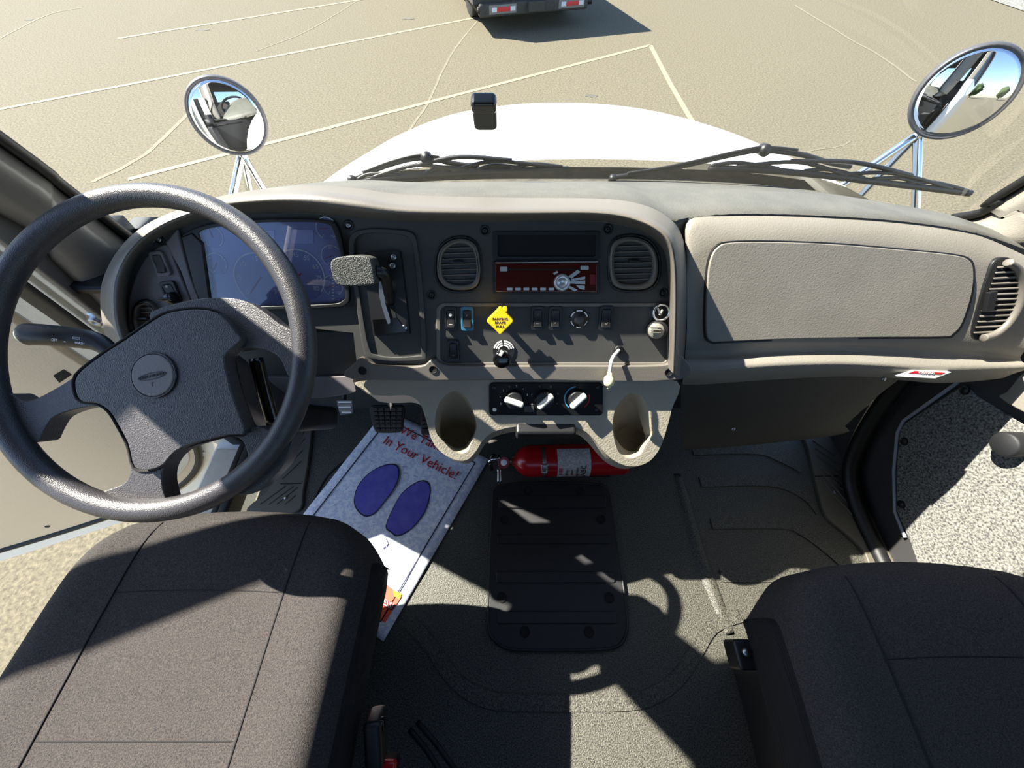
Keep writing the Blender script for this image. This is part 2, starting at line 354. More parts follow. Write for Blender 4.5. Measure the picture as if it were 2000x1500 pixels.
gk = tube('trim_5', crv([p + lo(.004, .004, .006) for p in LA], 5), .010, GASKET); tag(gk, 'black rubber gasket along the driver side windshield edge', 'gasket', kind='structure')
gk = tube('trim_6', crv([p + lo(-.004, .004, .006) for p in RA], 5), .009, GASKET); tag(gk, 'black rubber gasket along the passenger side windshield edge', 'gasket', kind='structure')
# windshield
WBASE = [atX(262, 478, -.84), atY(480, 398, .85), atY(690, 366, .895), atY(900, 354, .905), atY(1100, 352, .905), atY(1300, 354, .895), atY(1480, 362, .88), atY(1600, 374, .855), atY(1760, 400, .805), atX(1860, 430, 1.0)]
wb0 = crv(WBASE, 5); n_ = len(wb0)
WTOP = crv([lo(-.78, .45, 1.665), lo(-.35, .49, 1.675), lo(.085, .50, 1.68), lo(.52, .49, 1.675), lo(.95, .45, 1.665)], 12)
def resample(P, n):
    L = [0]
    for a, b in zip(P, P[1:]): L.append(L[-1] + (b - a).length)
    out = []
    for i in range(n):
        s = L[-1] * i / (n - 1); j = max(k for k in range(len(L)) if L[k] <= s + 1e-9); j = min(j, len(P) - 2)
        t = (s - L[j]) / max(L[j + 1] - L[j], 1e-9); out.append(P[j].lerp(P[j + 1], t))
    return out
w0, w1 = resample(wb0, 40), resample(WTOP, 40)
ws = loft('window_1', [[a.lerp(b, t) + lo(0, .05 * math.sin(math.pi * t), .02 * math.sin(math.pi * t)) for a, b in zip(w0, w1)] for t in [i / 10 for i in range(11)]], GLASS)
tag(ws, 'large curved windshield glass above the dash', 'window', kind='structure')
def glassY(px, py, off=0.0):      # point on the windshield seen at a pixel
    best = None
    r = ray(px, py)
    for i in range(400):
        s = .3 + i * .004; p = CAM + r * s
        t = (p.z - .865) / (1.675 - .865); y = .90 + (.50 - .90) * t + .05 * math.sin(math.pi * max(0, min(1, t)))
        if p.y > y + off: return p
# door jamb beside the driver door
jb = root('trim_3', 'cream painted door jamb with hinge bolts beside the steering wheel', 'jamb', (-1.0, .62, FZ), kind='structure')
slab('jamb_face', -.99, -.915, .615, .66, FZ - .1, 1.02, CREAM, jb, bevel=.004)
slab('raised_rib', -.962, -.944, .607, .62, .3, .98, CREAM, jb, bevel=.004); slab('raised_rib', -.986, -.976, .604, .62, .2, .98, CREAM, jb, bevel=.003)
slab('rubber_seal', -1.047, -.992, .60, .65, FZ - .1, 1.02, GASKET, jb, bevel=.012)
slab('inner_lip', -.918, -.905, .590, .65, FZ - .1, 1.02, BROW, jb, bevel=.004)
slab('door_edge', -1.115, -1.049, .61, .66, FZ - .1, 1.02, CREAM, jb, bevel=.006)
for z in (.86, .70):
    b = lathe('hinge_bolt', (-.946, .608, z), (0, -1, 0), [(.0, -.004), (.022, -.003), (.020, .002), (.013, .003), (.013, .012), (.006, .013), (.005, .008), (0, .008)], STEEL, jb, n=16)
lathe('check_strap', (-.925, .60, .63), (0, -1, 0), [(0, 0), (.02, 0), (.02, .008), (.008, .01), (0, .01)], BLACK, jb, n=14)
# rocker panel and seals in front of the seat on the driver side
rk = root('trim_7', 'white rocker panel and black seal along the driver door sill', 'sill', (-1.0, .1, 0), kind='structure')
slab('rocker', -1.10, -.975, -.40, .66, -.12, .035, WHITEP, rk, bevel=.012)
slab('step_pad', -1.085, -1.0, .30, .58, .035, .043, CREAM, rk, bevel=.004)
slab('rubber_seal', -.978, -.950, -.40, .60, .0, .085, GASKET, rk, bevel=.01); slab('rubber_seal', -.950, -.918, -.40, .60, .02, .095, RUBBER, rk, bevel=.01)

# ================================================================== vehicle parts outside
HC = .185
def hood_pt(u, v):               # u across -1..1, v 0..1 from cowl to nose
    y = .985 + .91 * v
    w = .98 - .22 * v
    z0 = .866 - .10 * v - .11 * v * v - .42 * max(0, v - .82) ** 2 * 8
    return lo(HC + u * w, y - .10 * u * u * (1 - v) - .22 * u * u * v, z0 - .060 * u * u - .34 * abs(u) ** 7)
hd = root('truck_hood', 'white painted truck hood sloping away beyond the windshield', 'hood', (HC, 1.4, .3))
loft('hood_panel', [[hood_pt(-1 + 2 * i / 30, j / 16) for i in range(31)] for j in range(17)], WHITEP, hd)
def fender(sx):
    rows = []
    for j in range(13):
        y = 1.20 + j / 12 * .80
        rows.append([lo(HC + sx * (.90 - .16 * (y - .945) / .95 + d), y - .12, .52 - .10 * (y - .9) - dz) for d, dz in ((0, 0), (.05, .03), (.09, .10), (.12, .22), (.14, .45), (.14, .9))])
    return loft('fender', rows, WHITEP, hd)
fender(-1); fender(1)
cw = root('windshield_cowl', 'dusty dark grey cowl strip between hood and windshield', 'cowl', (HC, .93, .85))
loft('cowl_strip', [[p + lo(0, dy, dz) for p in wb0[5:-3]] for dy, dz in ((.012, -.038), (.014, -.027), (.036, -.026), (.054, -.026), (.057, -.042))], mat('dusty_cowl', (84, 83, 73), .8, vary=((44, 44, 39), 25, .2)), cw)
gx = [p for p in wb0 if -.42 < p.x < .80]
loft('cowl_gutter', [[p + lo(0, dy, dz) for p in gx] for dy, dz in ((.058, -.030), (.075, -.040), (.11, -.050), (.17, -.056))], MATS['dusty_cowl'], cw)
def wiper(label, arm, blade, pivot):
    r = root('windshield_wiper', label, 'wiper', tuple(atY(*pivot, .94)), 'wipers lying at the base of the windshield')
    A = crv([atY(x, y, .945) for x, y in arm], 6)
    tube('wiper_arm', A, .006, BLACK, r, n=8)
    tube('washer_hose', [p + lo(.004, -.004, .009) for p in A[2: len(A) * 2 // 3]], .0028, BLACK, r, n=6)
    B = crv([atY(x, y, .930) for x, y in blade], 6); n = len(B)
    tube('blade_rubber', B, .0065, BLACK, r, n=8, flat=1.2)
    j = A[len(A) * 2 // 3]
    lathe('arm_joint', A[len(A) // 2] + lo(0, .006, 0), (0, -1, .3), [(0, 0), (.013, 0), (.013, .018), (0, .018)], BLACK, r, n=14)
    for a, b, hgt in ((.10, .52, .022), (.48, .92, .022), (.02, .24, .013), (.36, .58, .013), (.60, .80, .013), (.76, .98, .013)):
        i0, i1 = int(a * (n - 1)), int(b * (n - 1)); m_ = (i0 + i1) // 2
        tube('blade_yoke', crv([B[i0] + lo(0, 0, .006), B[m_] + lo(0, .004, hgt), B[i1] + lo(0, 0, .006)], 5), .0042, BLACK, r, n=6)
    tube('blade_carrier', crv([B[int(n * .28)] + lo(0, .004, .022), B[n // 2] + lo(0, .006, .034), B[int(n * .72)] + lo(0, .004, .022)], 5), .005, BLACK, r, n=6)
    lathe('pivot_cap', A[0] + lo(0, -.010, .002), (0, -.3, 1), [(0, -.005), (.010, -.005), (.010, .006), (.006, .010), (0, .010)], BLACK, r, n=14)
wiper('black windshield wiper in front of the instrument cluster side', [(690, 349), (760, 322), (815, 309), (850, 312), (890, 320), (935, 326)], [(700, 355), (800, 344), (900, 338), (1000, 334), (1110, 331)], (688, 357))
wiper('black windshield wiper reaching past the glove box side', [(1195, 347), (1300, 331), (1440, 300), (1490, 294), (1560, 301), (1620, 318), (1660, 326)], [(1385, 329), (1500, 333), (1600, 342), (1700, 354), (1800, 366), (1895, 378)], (1195, 357))
# hood mirrors on tripods
def hood_mirror(label, px, py, Y, rad, nrm, legs, neck):
    c = atY(px, py, Y); N_ = Vector(nrm).normalized()
    r = root('hood_mirror', label, 'mirror', tuple(c - lo(0, 0, .4)), 'round hood mirrors')
    R = rad * 1.25
    prof = [(rad * math.sin(a) / math.sin(.42), R * 1.96 * (math.cos(a) - 1) * .55) for a in [.42 * i / 8 for i in range(9)]]
    lathe('mirror_glass', c, N_, [(p, h + .012) for p, h in prof] + [(rad, -.02), (0, -.02)], MIRROR, r, n=48)
    lathe('mirror_rim', c, N_, [(rad * .96, -.005), (rad * .99, .002), (rad * 1.05, .001), (rad * 1.07, -.010), (rad * 1.03, -.03), (rad * .8, -.045), (rad * .3, -.055), (0, -.055)], mat('dark_grey_rim', (66, 66, 70), .45), r, n=48)
    nk = atY(*neck, Y + .03)
    lathe('ball_clamp', nk, (0, 0, 1), [(0, -.02), (.014, -.02), (.016, 0), (.012, .025), (0, .03)], CHROME, r, n=14)
    tube('neck', [c - N_ * .05, nk], .010, CHROME, r)
    for x, y, yy in legs: tube('tripod_leg', [nk, atY(x, y, yy)], .0125, CHROME, r, n=10)
hood_mirror('round convex hood mirror on chrome tripod beyond the steering wheel, reflecting the white cab', 445, 231, 1.30, .096, (.34, -.94, .13), [(446, 420, 1.22), (545, 420, 1.30), (500, 430, 1.38)], (472, 300))
hood_mirror('round convex hood mirror on chrome tripod beyond the glove box, reflecting the lot', 1884, 185, 1.30, .107, (-.42, -.92, .12), [(1788, 440, 1.22), (1560, 420, 1.30), (1655, 410, 1.40)], (1793, 262))
# dash camera / sensor box stuck on the windshield
c = glassY(945, 213, -.012)
fr = Frame(c, (1, 0, 0), (0, -.45, .89))
tp = root('windshield_sensor', 'small black rounded sensor box stuck on the windshield glass', 'sensor', tuple(c))
lplate('housing', rr(-.022, -.044, .024, .016, .010), fr, -.012, .010, BLACK, tp, bevel=.006, seg=3)
lplate('top_cap', rr(-.023, .002, .025, .028, .009), fr, -.012, .016, BLACKG, tp, bevel=.007, seg=3)

# low truck parked ahead
e_ = (atZ(1145, 16, -.75) - atZ(940, 34, -.75)); e_.z = 0; e_.normalize(); q_ = lo(-e_.y, e_.x, 0)
B0 = atZ(940, 34, -.75)
ft = root('parked_work_truck', 'dusty dark work truck tail with red and white reflective tape parked ahead', 'truck', (B0.x + 1, B0.y + 1, GZ))
def tb(name, u0, u1, d0, d1, z0, z1, m, parent=ft, **k):
    c = B0 + e_ * ((u0 + u1) / 2) + q_ * ((d0 + d1) / 2); c.z = (z0 + z1) / 2
    return box(name, c, (u1 - u0, d1 - d0, z1 - z0), m, parent, ex=e_, ey=q_, **k)
tb('bed_body', -.12, 2.18, .10, 4.6, -.62, .28, TRUCKD, bevel=.02); tb('bed_floor', -.05, 2.1, .0, 4.6, -.70, -.62, TRUCKD)
bmp = tb('rear_bumper', -.03, 2.02, -.02, .14, -.76, -.58, TRUCKD, bevel=.03)
for u in (.22, 1.52):
    pl = tb('tape_plate', u - .08, u + .42, -.032, -.02, -.72, -.60, mat('grey_plate', (120, 118, 112), .6))
    tb('reflective_tape', u - .03, u + .06, -.038, -.031, -.69, -.63, TAPEW, pl); tb('reflective_tape', u + .06, u + .31, -.038, -.031, -.69, -.63, TAPER, pl); tb('reflective_tape', u + .31, u + .40, -.038, -.031, -.69, -.63, TAPEW, pl)
tb('hitch', .85, 1.15, -.10, .1, -.72, -.58, TRUCKD, bevel=.01)
tb('cab', -.02, 2.05, 4.7, 6.4, -.55, 1.0, mat('truck_cab_red', (120, 30, 30), .4), bevel=.12, seg=3)
for u in (.02, 1.78):
    for d in (1.2, 5.4): lathe('wheel', B0 + e_ * u + q_ * d + lo(0, 0, GZ + .42 - B0.z), e_, [(0, 0), (.25, 0), (.40, .01), (.42, .04), (.42, .22), (.40, .25), (0, .25)], RUBBER, ft, n=28)
for u, w in ((.45, .18), (1.4, .25)): tb('tail_light', u, u + w, .08, .11, -.55, -.45, TAPER)

# trees and a low skyline behind the truck, seen in the hood mirrors
def tree(x, y, h, label):
    r = root('tree', label, 'tree', (x, y, GZ), 'trees behind the parking lot')
    tube('trunk', [lo(x, y, GZ), lo(x + .1, y, GZ + h * .5)], [.22, .12], BARK, r)
    bm = bmesh.new(); bmesh.ops.create_icosphere(bm, subdivisions=3, radius=h * .42)
    for v in bm.verts:
        v.co *= 1 + .22 * math.sin(v.co.x * 3 + x) * math.cos(v.co.y * 4) + random.uniform(-.12, .12)
        v.co += lo(x, y, GZ + h * .62)
    from_bm('crown', bm, LEAF, r)
for i in range(9):
    x = -44 + i * 11 + random.uniform(-1.5, 1.5)
    tree(x, -38 + random.uniform(-3, 3), random.uniform(4, 7), 'bushy green tree at the far edge of the lot behind the truck')

# ================================================================== dashboard
TAU = math.radians(36)
PO = atD(1066, 540, .666)
FP = Frame(PO, (1, 0, 0), (0, math.sin(TAU), math.cos(TAU)))       # the instrument panel plane
dash = root('dashboard', 'tan and charcoal truck dashboard with instrument panel and glove box', 'dashboard', (.085, .55, .70))
brow = [  # seam, lip outer, lip inner, inner wall  (pixels) + seam height
 ((228, 712), (236, 706), (262, 694), (268, 684), .0), ((203, 645), (211, 640), (242, 634), (251, 630), .0), ((196, 572), (206, 570), (238, 562), (250, 562), .0),
 ((214, 515), (222, 519), (254, 507), (265, 512), .0), ((250, 466), (257, 471), (285, 468), (294, 477), .0), ((300, 430), (306, 435), (330, 440), (338, 452), -.005),
 ((370, 402), (374, 408), (390, 416), (395, 432), -.012), ((440, 381), (442, 388), (450, 402), (455, 422), -.02), ((530, 367), (530, 377), (530, 397), (532, 417), -.025),
 ((610, 362), (610, 374), (610, 401), (611, 417), -.028), ((700, 368), (700, 383), (700, 413), (701, 426), -.028), ((800, 381), (800, 398), (800, 421), (800, 433), -.028),
 ((1000, 386), (1000, 404), (1000, 421), (1000, 433), -.028), ((1140, 387), (1140, 405), (1140, 420), (1140, 432), -.028), ((1210, 391), (1206, 409), (1201, 424), (1198, 436), -.025),
 ((1262, 402), (1253, 420), (1244, 434), (1238, 446), -.015), ((1300, 421), (1289, 436), (1278, 450), (1270, 462), -.03), ((1328, 451), (1316, 462), (1302, 475), (1293, 485), -.035),
 ((1340, 505), (1328, 511), (1312, 517), (1303, 522), -.04), ((1342, 600), (1330, 600), (1314, 600), (1306, 600), -.04), ((1334, 738), (1324, 736), (1311, 726), (1303, 716), -.04)]
LH = [-.022] * 6 + [-.018, -.012, -.006] + [0] * 5 + [.004, .012, .022, .026, .022, .012, 0]
S = crv([FP.W(*b[0], b[4]) for b in brow], 6); L1 = crv([FP.W(*b[1], .045 + q) for b, q in zip(brow, LH)], 6); L1b = crv([FP.W(b[1][0] * .5 + b[2][0] * .5, b[1][1] * .5 + b[2][1] * .5, .060 + q) for b, q in zip(brow, LH)], 6)
L2 = crv([FP.W(*b[2], .055 + q) for b, q in zip(brow, LH)], 6); I0 = crv([FP.W(*b[3], .0) for b in brow], 6); I1 = crv([FP.W(*b[3], -.02) for b in brow], 6)
S0 = [p - FP.ez * .03 for p in S]
loft('brow', [S0, S, L1, L1b, L2, I0, I1], BROW, dash)
# top pad: from the seam behind the brow to the windshield base
sm = resample(S[24:97], 60)      # seam between (370,402) and (1262,402)
seamR = [FP.W(*p, h) for p, h in (((1262, 402), -.015), ((1300, 421), -.005), ((1328, 448), .004), ((1332, 436), .0))]
tp_front = [atX(262, 486, -.80), FP.W(330, 425, -.012), FP.W(370, 403, -.013), FP.W(440, 382, -.021), FP.W(530, 368, -.026), FP.W(610, 363, -.029), FP.W(700, 369, -.029), FP.W(800, 382, -.029), FP.W(1000, 387, -.029), FP.W(1140, 388, -.029), FP.W(1210, 392, -.026), FP.W(1262, 403, -.016), FP.W(1310, 430, -.033),
            FP.W(1345, 424, -.048), FP.W(1420, 418, -.048), FP.W(1520, 418, -.048), FP.W(1640, 423, -.054), FP.W(1740, 430, -.062), FP.W(1838, 442, -.070), FP.W(1920, 458, -.078), atX(2010, 490, 1.0)]
tf = resample(crv(tp_front, 5), 80); tb_ = resample([p + lo(0, -.004, 0) for p in wb0], 80)
mid = [a.lerp(b, .5) + lo(0, 0, .012) for a, b in zip(tf, tb_)]; q1 = [a.lerp(b, .2) + lo(0, 0, .006) for a, b in zip(tf, tb_)]
loft('top_pad', [[p - lo(0, .0, .03) for p in tf], tf, q1, mid, tb_, [p - lo(0, 0, .04) for p in tb_]], mat('top_pad_vinyl', (94, 92, 84), .6, bump=('v', 300, .22), vary=((80, 79, 73), 14, .2)), dash)
slab('dash_end_sun_block', -.915, -.68, .60, .762, .785, .805, BLACK, dash)  # added slab that stops sun leaking past the dash's left end
slab('dash_end_sun_block', -.93, -.66, .74, .83, .748, .764, BLACK, dash)  # second, hidden slab added lower down against the same sun leak
tube('defrost_slot', crv([atY(1690, 408, .74), atY(1760, 418, .72), atY(1838, 428, .70)], 5), .004, TAN, dash)
# instrument panel back plate
inner = [b[3] for b in brow]
plate('panel_plate', [(x, y) for x, y in cr(inner, 4, False)] + [(1303, 735), (700, 735), (690, 650), (600, 640), (420, 650), (290, 690)], FP, -.02, .0, PANEL, dash, smooth=False)
# bottom ledge under the panel
led = plate('lower_ledge', cr([(692, 742), (694, 708), (706, 700), (722, 712), (750, 716), (820, 716), (838, 706), (850, 703), (862, 711), (900, 715), (1100, 715), (1290, 714), (1308, 700), (1327, 690), (1328, 742), (1000, 742)], 4), FP, -.004, .012, BROW, dash, bevel=.006, seg=3)
for x, y in ((708, 724), (846, 722), (1306, 727)): lathe('screw_recess', FP.W(x, y, .0125), FP.ez, [(0, 0), (.0075, 0), (.0080, .0012), (.0062, .0014), (.0058, -.002), (0, -.002)], DEEP, dash, n=16)
def screw(x, y, h=0):
    o = lathe('screw', FP.W(x, y, h), FP.ez, [(0, .0), (.0085, 0), (.0085, .0015), (.0065, .0018), (.006, .0002), (0, .0002)], BLACK, dash, n=16)
    lathe('screw_head', FP.W(x, y, h), FP.ez, [(0, 0), (.0045, 0), (.004, .0022), (.0018, .0024), (0, .001)], STEEL if x < 700 else BLACK, o, n=12)
for x, y in ((312, 468), (681, 440), (947, 450), (1187, 448), (843, 576), (1295, 572)): screw(x, y)

# driver's side switch pod
plate('switch_pod', cr([(262, 680), (249, 610), (258, 555), (282, 505), (312, 480), (330, 482), (345, 520), (368, 575), (385, 610), (400, 690)], 4), FP, .0, .006, mat('pod_grey_plastic', (112, 108, 112), .55, bump=('n', 900, .12)), dash, bevel=.003)
plate('pod_strip', [(322, 474), (344, 446), (352, 470), (372, 540), (395, 600), (378, 602), (352, 530)], FP, .0, .008, mat('pod_grey_plastic', (112, 108, 112)), dash, bevel=.003)
def rocker(x, y, w, hgt, m=BLACK, rot=0.0, base=.006, frame=BLACK, marks=(), mm=WHITEINK, parent=dash):
    c = FP.L(x, y, base); s = .666 / FPX * 1.03
    fr_ = Frame(FP.P(c[0], c[1], base), FP.ex * math.cos(rot) + FP.ey * math.sin(rot), FP.ey * math.cos(rot) - FP.ex * math.sin(rot))
    w *= s; hgt *= s
    o = lplate('rocker_switch', rr(-w / 2, -hgt / 2, w / 2, hgt / 2, w * .2), fr_, 0, .005, frame, parent, holes=[rr(-w * .33, -hgt * .36, w * .33, hgt * .36, w * .2)], bevel=.001)
    k = raw('rocker_key', [fr_.P(a * w * .32, b * hgt * .35, h) for b, h in ((-1, .010), (0, .004), (1, .006)) for a in (-1, 1)] + [fr_.P(a * w * .32, b * hgt * .35, -.001) for b in (-1, 0, 1) for a in (-1, 1)],
            [(0, 1, 3, 2), (2, 3, 5, 4), (6, 7, 1, 0), (4, 5, 11, 10), (0, 2, 8, 6), (2, 4, 10, 8), (1, 3, 9, 7), (3, 5, 11, 9)], m, o, bevel=.0015)
    for t, yy, sz in marks: text('symbol', t, fr_.M(fr_.P(0, yy * hgt, .0080 if yy < 0 else .0062)), sz, mm, o, depth=.0003)
    return o
rocker(316, 515, 26, 44, PANEL, .12, frame=mat('pod_grey_plastic', (112, 108, 112)))
rocker(336, 570, 30, 40, BLACK, .12, frame=BLACK, marks=(('≡', .26, .008),))
hk = FP.W(338, 582, .012)
lathe('headlight_knob', hk - FP.ez * .008, FP.ez, [(0, 0), (.011, 0), (.010, .016), (.008, .018), (0, .018)], BLACKG, dash, n=18)
box('knob_grip', hk + FP.ez * .014, (.026, .005, .010), BLACKG, dash, ex=FP.ex, ey=FP.ey, bevel=.002)
# vents
def vent(x0, y0, x1, y1, r, base, lit, nsl=7, name='air_vent', tabpos=(0.5, .46), outline=None, m=BROW):
    out = outline or rr(x0, y0, x1, y1, r, 6); cx = sum(p[0] for p in out) / len(out); cy = sum(p[1] for p in out) / len(out)
    sc = lambda k: [(cx + (a - cx) * k, cy + (b - cy) * k) for a, b in out]
    v = plate(name, sc(1.10), FP, base - .001, base + .004, BLACK, dash, holes=[sc(1.0)], bevel=.0015)
    plate('vent_bezel', sc(.99), FP, base - .018, base + .010, m, v, holes=[sc(.80)], bevel=.004, seg=3)
    plate('vent_cavity', sc(.97), FP, base - .0195, base - .0185, DEEP, v, smooth=False)
    ya = y0 + (y1 - y0) * .14; yb = y1 - (y1 - y0) * .12
    inn = sc(.83)
    for i in range(nsl):
        y = ya + (yb - ya) * (i + .5) / nsl
        xs = []
        for (ax_, ay_), (bx_, by_) in zip(inn, inn[1:] + inn[:1]):
            if (ay_ - y) * (by_ - y) <= 0 and ay_ != by_: xs.append(ax_ + (bx_ - ax_) * (y - ay_) / (by_ - ay_))
        if len(xs) < 2: continue
        a, b = FP.W(min(xs), y, base + .004), FP.W(max(xs), y - 2, base + .004)
        d = -FP.ez * .012 - FP.ey * .001; t = FP.ey * .0010
        raw('vent_slat', [a + t, b + t, b + t + d, a + t + d, a - t, b - t, b - t + d, a - t + d], [(0, 1, 2, 3), (4, 5, 6, 7), (0, 1, 5, 4), (1, 2, 6, 5), (2, 3, 7, 6), (3, 0, 4, 7)], m, v, smooth=False, bevel=.0006)
    box('vent_tab', FP.W(x0 + (x1 - x0) * tabpos[0], y0 + (y1 - y0) * tabpos[1], base + .007), (.018, .004, .008), BLACK, v, ex=FP.ex, ey=FP.ey, bevel=.001)
    return v
vent(850, 466, 940, 566, 36, .0, True, outline=cr([(852, 520), (858, 488), (880, 469), (908, 466), (930, 480), (938, 515), (936, 550), (920, 566), (880, 566), (858, 550)], 4))
vent(1190, 462, 1288, 565, 36, .0, True, outline=cr([(1191, 515), (1196, 478), (1215, 464), (1245, 463), (1272, 476), (1286, 505), (1284, 545), (1262, 565), (1215, 565), (1196, 552)], 4))
vent(258, 588, 302, 660, 16, .006, False, nsl=6, outline=cr([(259, 622), (264, 597), (280, 588), (296, 596), (303, 620), (301, 650), (285, 664), (266, 655)], 4))

# instrument cluster
cl = root('instrument_cluster', 'instrument cluster with speedometer behind the steering wheel, bluish sky glare painted on its dials', 'instrument cluster', tuple(FP.W(530, 520, 0)))
lens_o = cr([(392, 474), (389, 454), (412, 445), (470, 437), (560, 433), (632, 436), (650, 451), (664, 500), (674, 570), (668, 588), (640, 594), (520, 598), (420, 600), (404, 580)], 4)
plate('cluster_bezel', cr([(372, 474), (356, 458), (404, 438), (470, 430), (560, 427), (640, 430), (660, 446), (672, 500), (682, 575), (674, 596), (640, 601), (520, 606), (410, 610), (384, 560)], 4), FP, .0004, .010, BLACK, cl, holes=[lens_o], bevel=.003)
plate('bezel_wall', [(352, 462), (374, 454), (395, 474), (412, 596), (395, 606), (378, 560)], FP, .0004, .012, BLACK, cl, bevel=.003)
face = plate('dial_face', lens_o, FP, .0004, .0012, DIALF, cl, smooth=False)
def dial(x, y, rpx, a0, a1, labels, needle, big=True):
    c = FP.L(x, y, .002); R = rpx * .70 / FPX
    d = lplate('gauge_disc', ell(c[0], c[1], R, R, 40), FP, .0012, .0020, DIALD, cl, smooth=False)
    lplate('gauge_ring', arc(c[0], c[1], R, a0, a1, R * (.05 if big else .07), 40), FP, .0020, .0026, WHITEINK, d, smooth=False)
    n = len(labels)
    for i, s_ in enumerate(labels):
        a = math.radians(a1 + (a0 - a1) * i / max(n - 1, 1))
        text('numeral', s_, FP.M(FP.P(c[0] + R * .77 * math.cos(a), c[1] + R * .77 * math.sin(a), .0024)), R * (.25 if big else .34), WHITEINK, d, depth=.0002)
    a = math.radians(needle); t = Vector((math.cos(a), math.sin(a))); nn = Vector((-t.y, t.x)) * R * .025
    p = Vector(c); e1 = p + t * R * .75; e0 = p - t * R * .12
    lplate('needle', [tuple(e0 + nn), tuple(e0 - nn), tuple(e1 - nn * .4), tuple(e1 + nn * .4)], FP, .0026, .0036, REDNEEDLE, d, smooth=False)
    return d
dial(585, 538, 47, -40, 220, ['5', '15', '25', '35', '45', '55', '65', '75', '85'], 228)
dial(507, 545, 47, -40, 220, ['0', '5', '10', '15', '20', '25', '30'], 228)
dial(423, 515, 19, -60, 240, ['0', '50', '100', '150'], 235, False); dial(415, 462, 19, -60, 240, ['E', '½', 'F'], 100, False)
dial(638, 446, 19, -60, 240, ['C', '', 'H'], 185, False); dial(648, 500, 19, -60, 240, ['0', '60', '120'], 200, False); dial(650, 558, 19, -60, 240, ['0', '60', '120'], 200, False)
text('unit_text', 'MPH', FP.M(FP.W(588, 577, .0028)), .006, WHITEINK, cl, depth=.0002)
plate('display', rr(488, 450, 536, 478, 2), FP, .0012, .0028, LCD, cl, bevel=.0004); plate('display', rr(560, 448, 612, 476, 2), FP, .0012, .0028, LCD, cl, bevel=.0004)
for i in range(8): plate('indicator_lamp', rr(612 + i % 2 * 0 + 36, 540 + i * 6, 653, 543 + i * 6, 1), FP, .0012, .0022, WHITEINK, cl, smooth=False)
plate('cluster_lens', lens_o, FP, .0085, .009, LENS, cl, smooth=False)

# gear selector
gs = root('gear_selector', 'black column style gear selector with textured grey knob on the dash', 'gear selector', tuple(FP.W(760, 600, 0)))
bay = cr([(692, 500), (694, 468), (715, 456), (760, 456), (798, 464), (808, 495), (818, 600), (823, 686), (816, 695), (770, 698), (738, 694), (721, 680), (706, 600)], 4)
plate('selector_bay', cr([(682, 500), (685, 460), (712, 448), (765, 448), (806, 456), (817, 495), (828, 600), (832, 690), (824, 703), (770, 706), (732, 702), (711, 688), (696, 600)], 4), FP, .0004, .006, PANEL, gs, holes=[bay], bevel=.003)
plate('bay_floor', bay, FP, .0004, .0010, PANEL, gs, smooth=False)
sp = plate('selector_plate', cr([(708, 498), (740, 492), (776, 491), (782, 500), (790, 560), (799, 645), (794, 652), (735, 656), (728, 648), (716, 560)], 3), FP, .0012, .012, BLACK, gs, bevel=.003)
plate('lever_slot', [(736, 506), (757, 506), (775, 628), (752, 630)], FP, .0115, .0125, DEEP, sp, smooth=False)
plate('gate_guide', cr([(742, 545), (750, 560), (752, 590), (762, 625), (757, 632), (746, 600), (740, 570)], 3), FP, .012, .015, STEEL, sp, bevel=.0006)
for x, y in ((769, 502), (767, 519), (737, 643), (790, 640)): lathe('plate_screw', FP.W(x, y, .012), FP.ez, [(0, 0), (.005, 0), (.0045, .0012), (.002, .0014), (0, .0003)], STEEL, sp, n=12)
plate('indicator_foot', [(727, 624), (775, 620), (795, 648), (732, 655)], FP, .012, .0135, BLACKG, sp, bevel=.0005)
tube('lever_arm', crv([FP.W(762, 590, .010), FP.W(757, 560, .035), FP.W(750, 535, .055), FP.W(735, 530, .060)], 5), .0085, BLACK, gs, n=10)
kb = Frame(FP.W(697, 528, .058), FP.ex, FP.ey)
kx = [(-.033, .0), (-.031, .014), (-.02, .020), (.005, .023), (.026, .020), (.031, .012), (.032, -.012), (.027, -.020), (-.02, -.022), (-.030, -.015)]
lplate('selector_knob', cr(kx, 3), kb, -.016, .018, KNOBG, gs, bevel=.011, seg=4)

# open cubby above the radio
cb = plate('storage_slot', rr(962, 452, 1172, 506, 4), FP, -.001, .004, BLACK, dash, holes=[rr(972, 459, 1163, 501, 3)], bevel=.0015)
plate('slot_back', rr(968, 456, 1167, 504, 3), FP, -.0005, .0004, DEEP, cb, smooth=False)
# radio
rd_ = root('car_radio', 'dark red faced single unit car radio with silver buttons', 'radio', tuple(FP.W(1066, 540, 0)))
plate('radio_frame', rr(963, 510, 1171, 575, 4), FP, .0004, .006, BLACK, rd_, bevel=.0015)
rf = plate('radio_face', rr(967, 514, 1167, 571, 4), FP, .005, .013, REDFACE, rd_, bevel=.002, seg=3)
plate('disc_slot', rr(985, 525, 1140, 528, 1), FP, .0125, .0133, DEEP, rf, smooth=False)
tube('frame_edge', [FP.W(968, 513, .012), FP.W(1168, 511, .012)], .0012, STEEL, rd_)
kc = FP.W(1097, 551, .013)
lathe('volume_knob', kc, FP.ez, [(0, 0), (.014, 0), (.014, .008), (.012, .010), (.008, .010), (.007, .007), (0, .007)], SILVERB, rf, n=28)
for i in range(6): plate('preset_button', rr(990 + i * 16.3, 562, 1001 + i * 16.3, 567, 1), FP, .0128, .0145, SILVERB, rf, smooth=False)
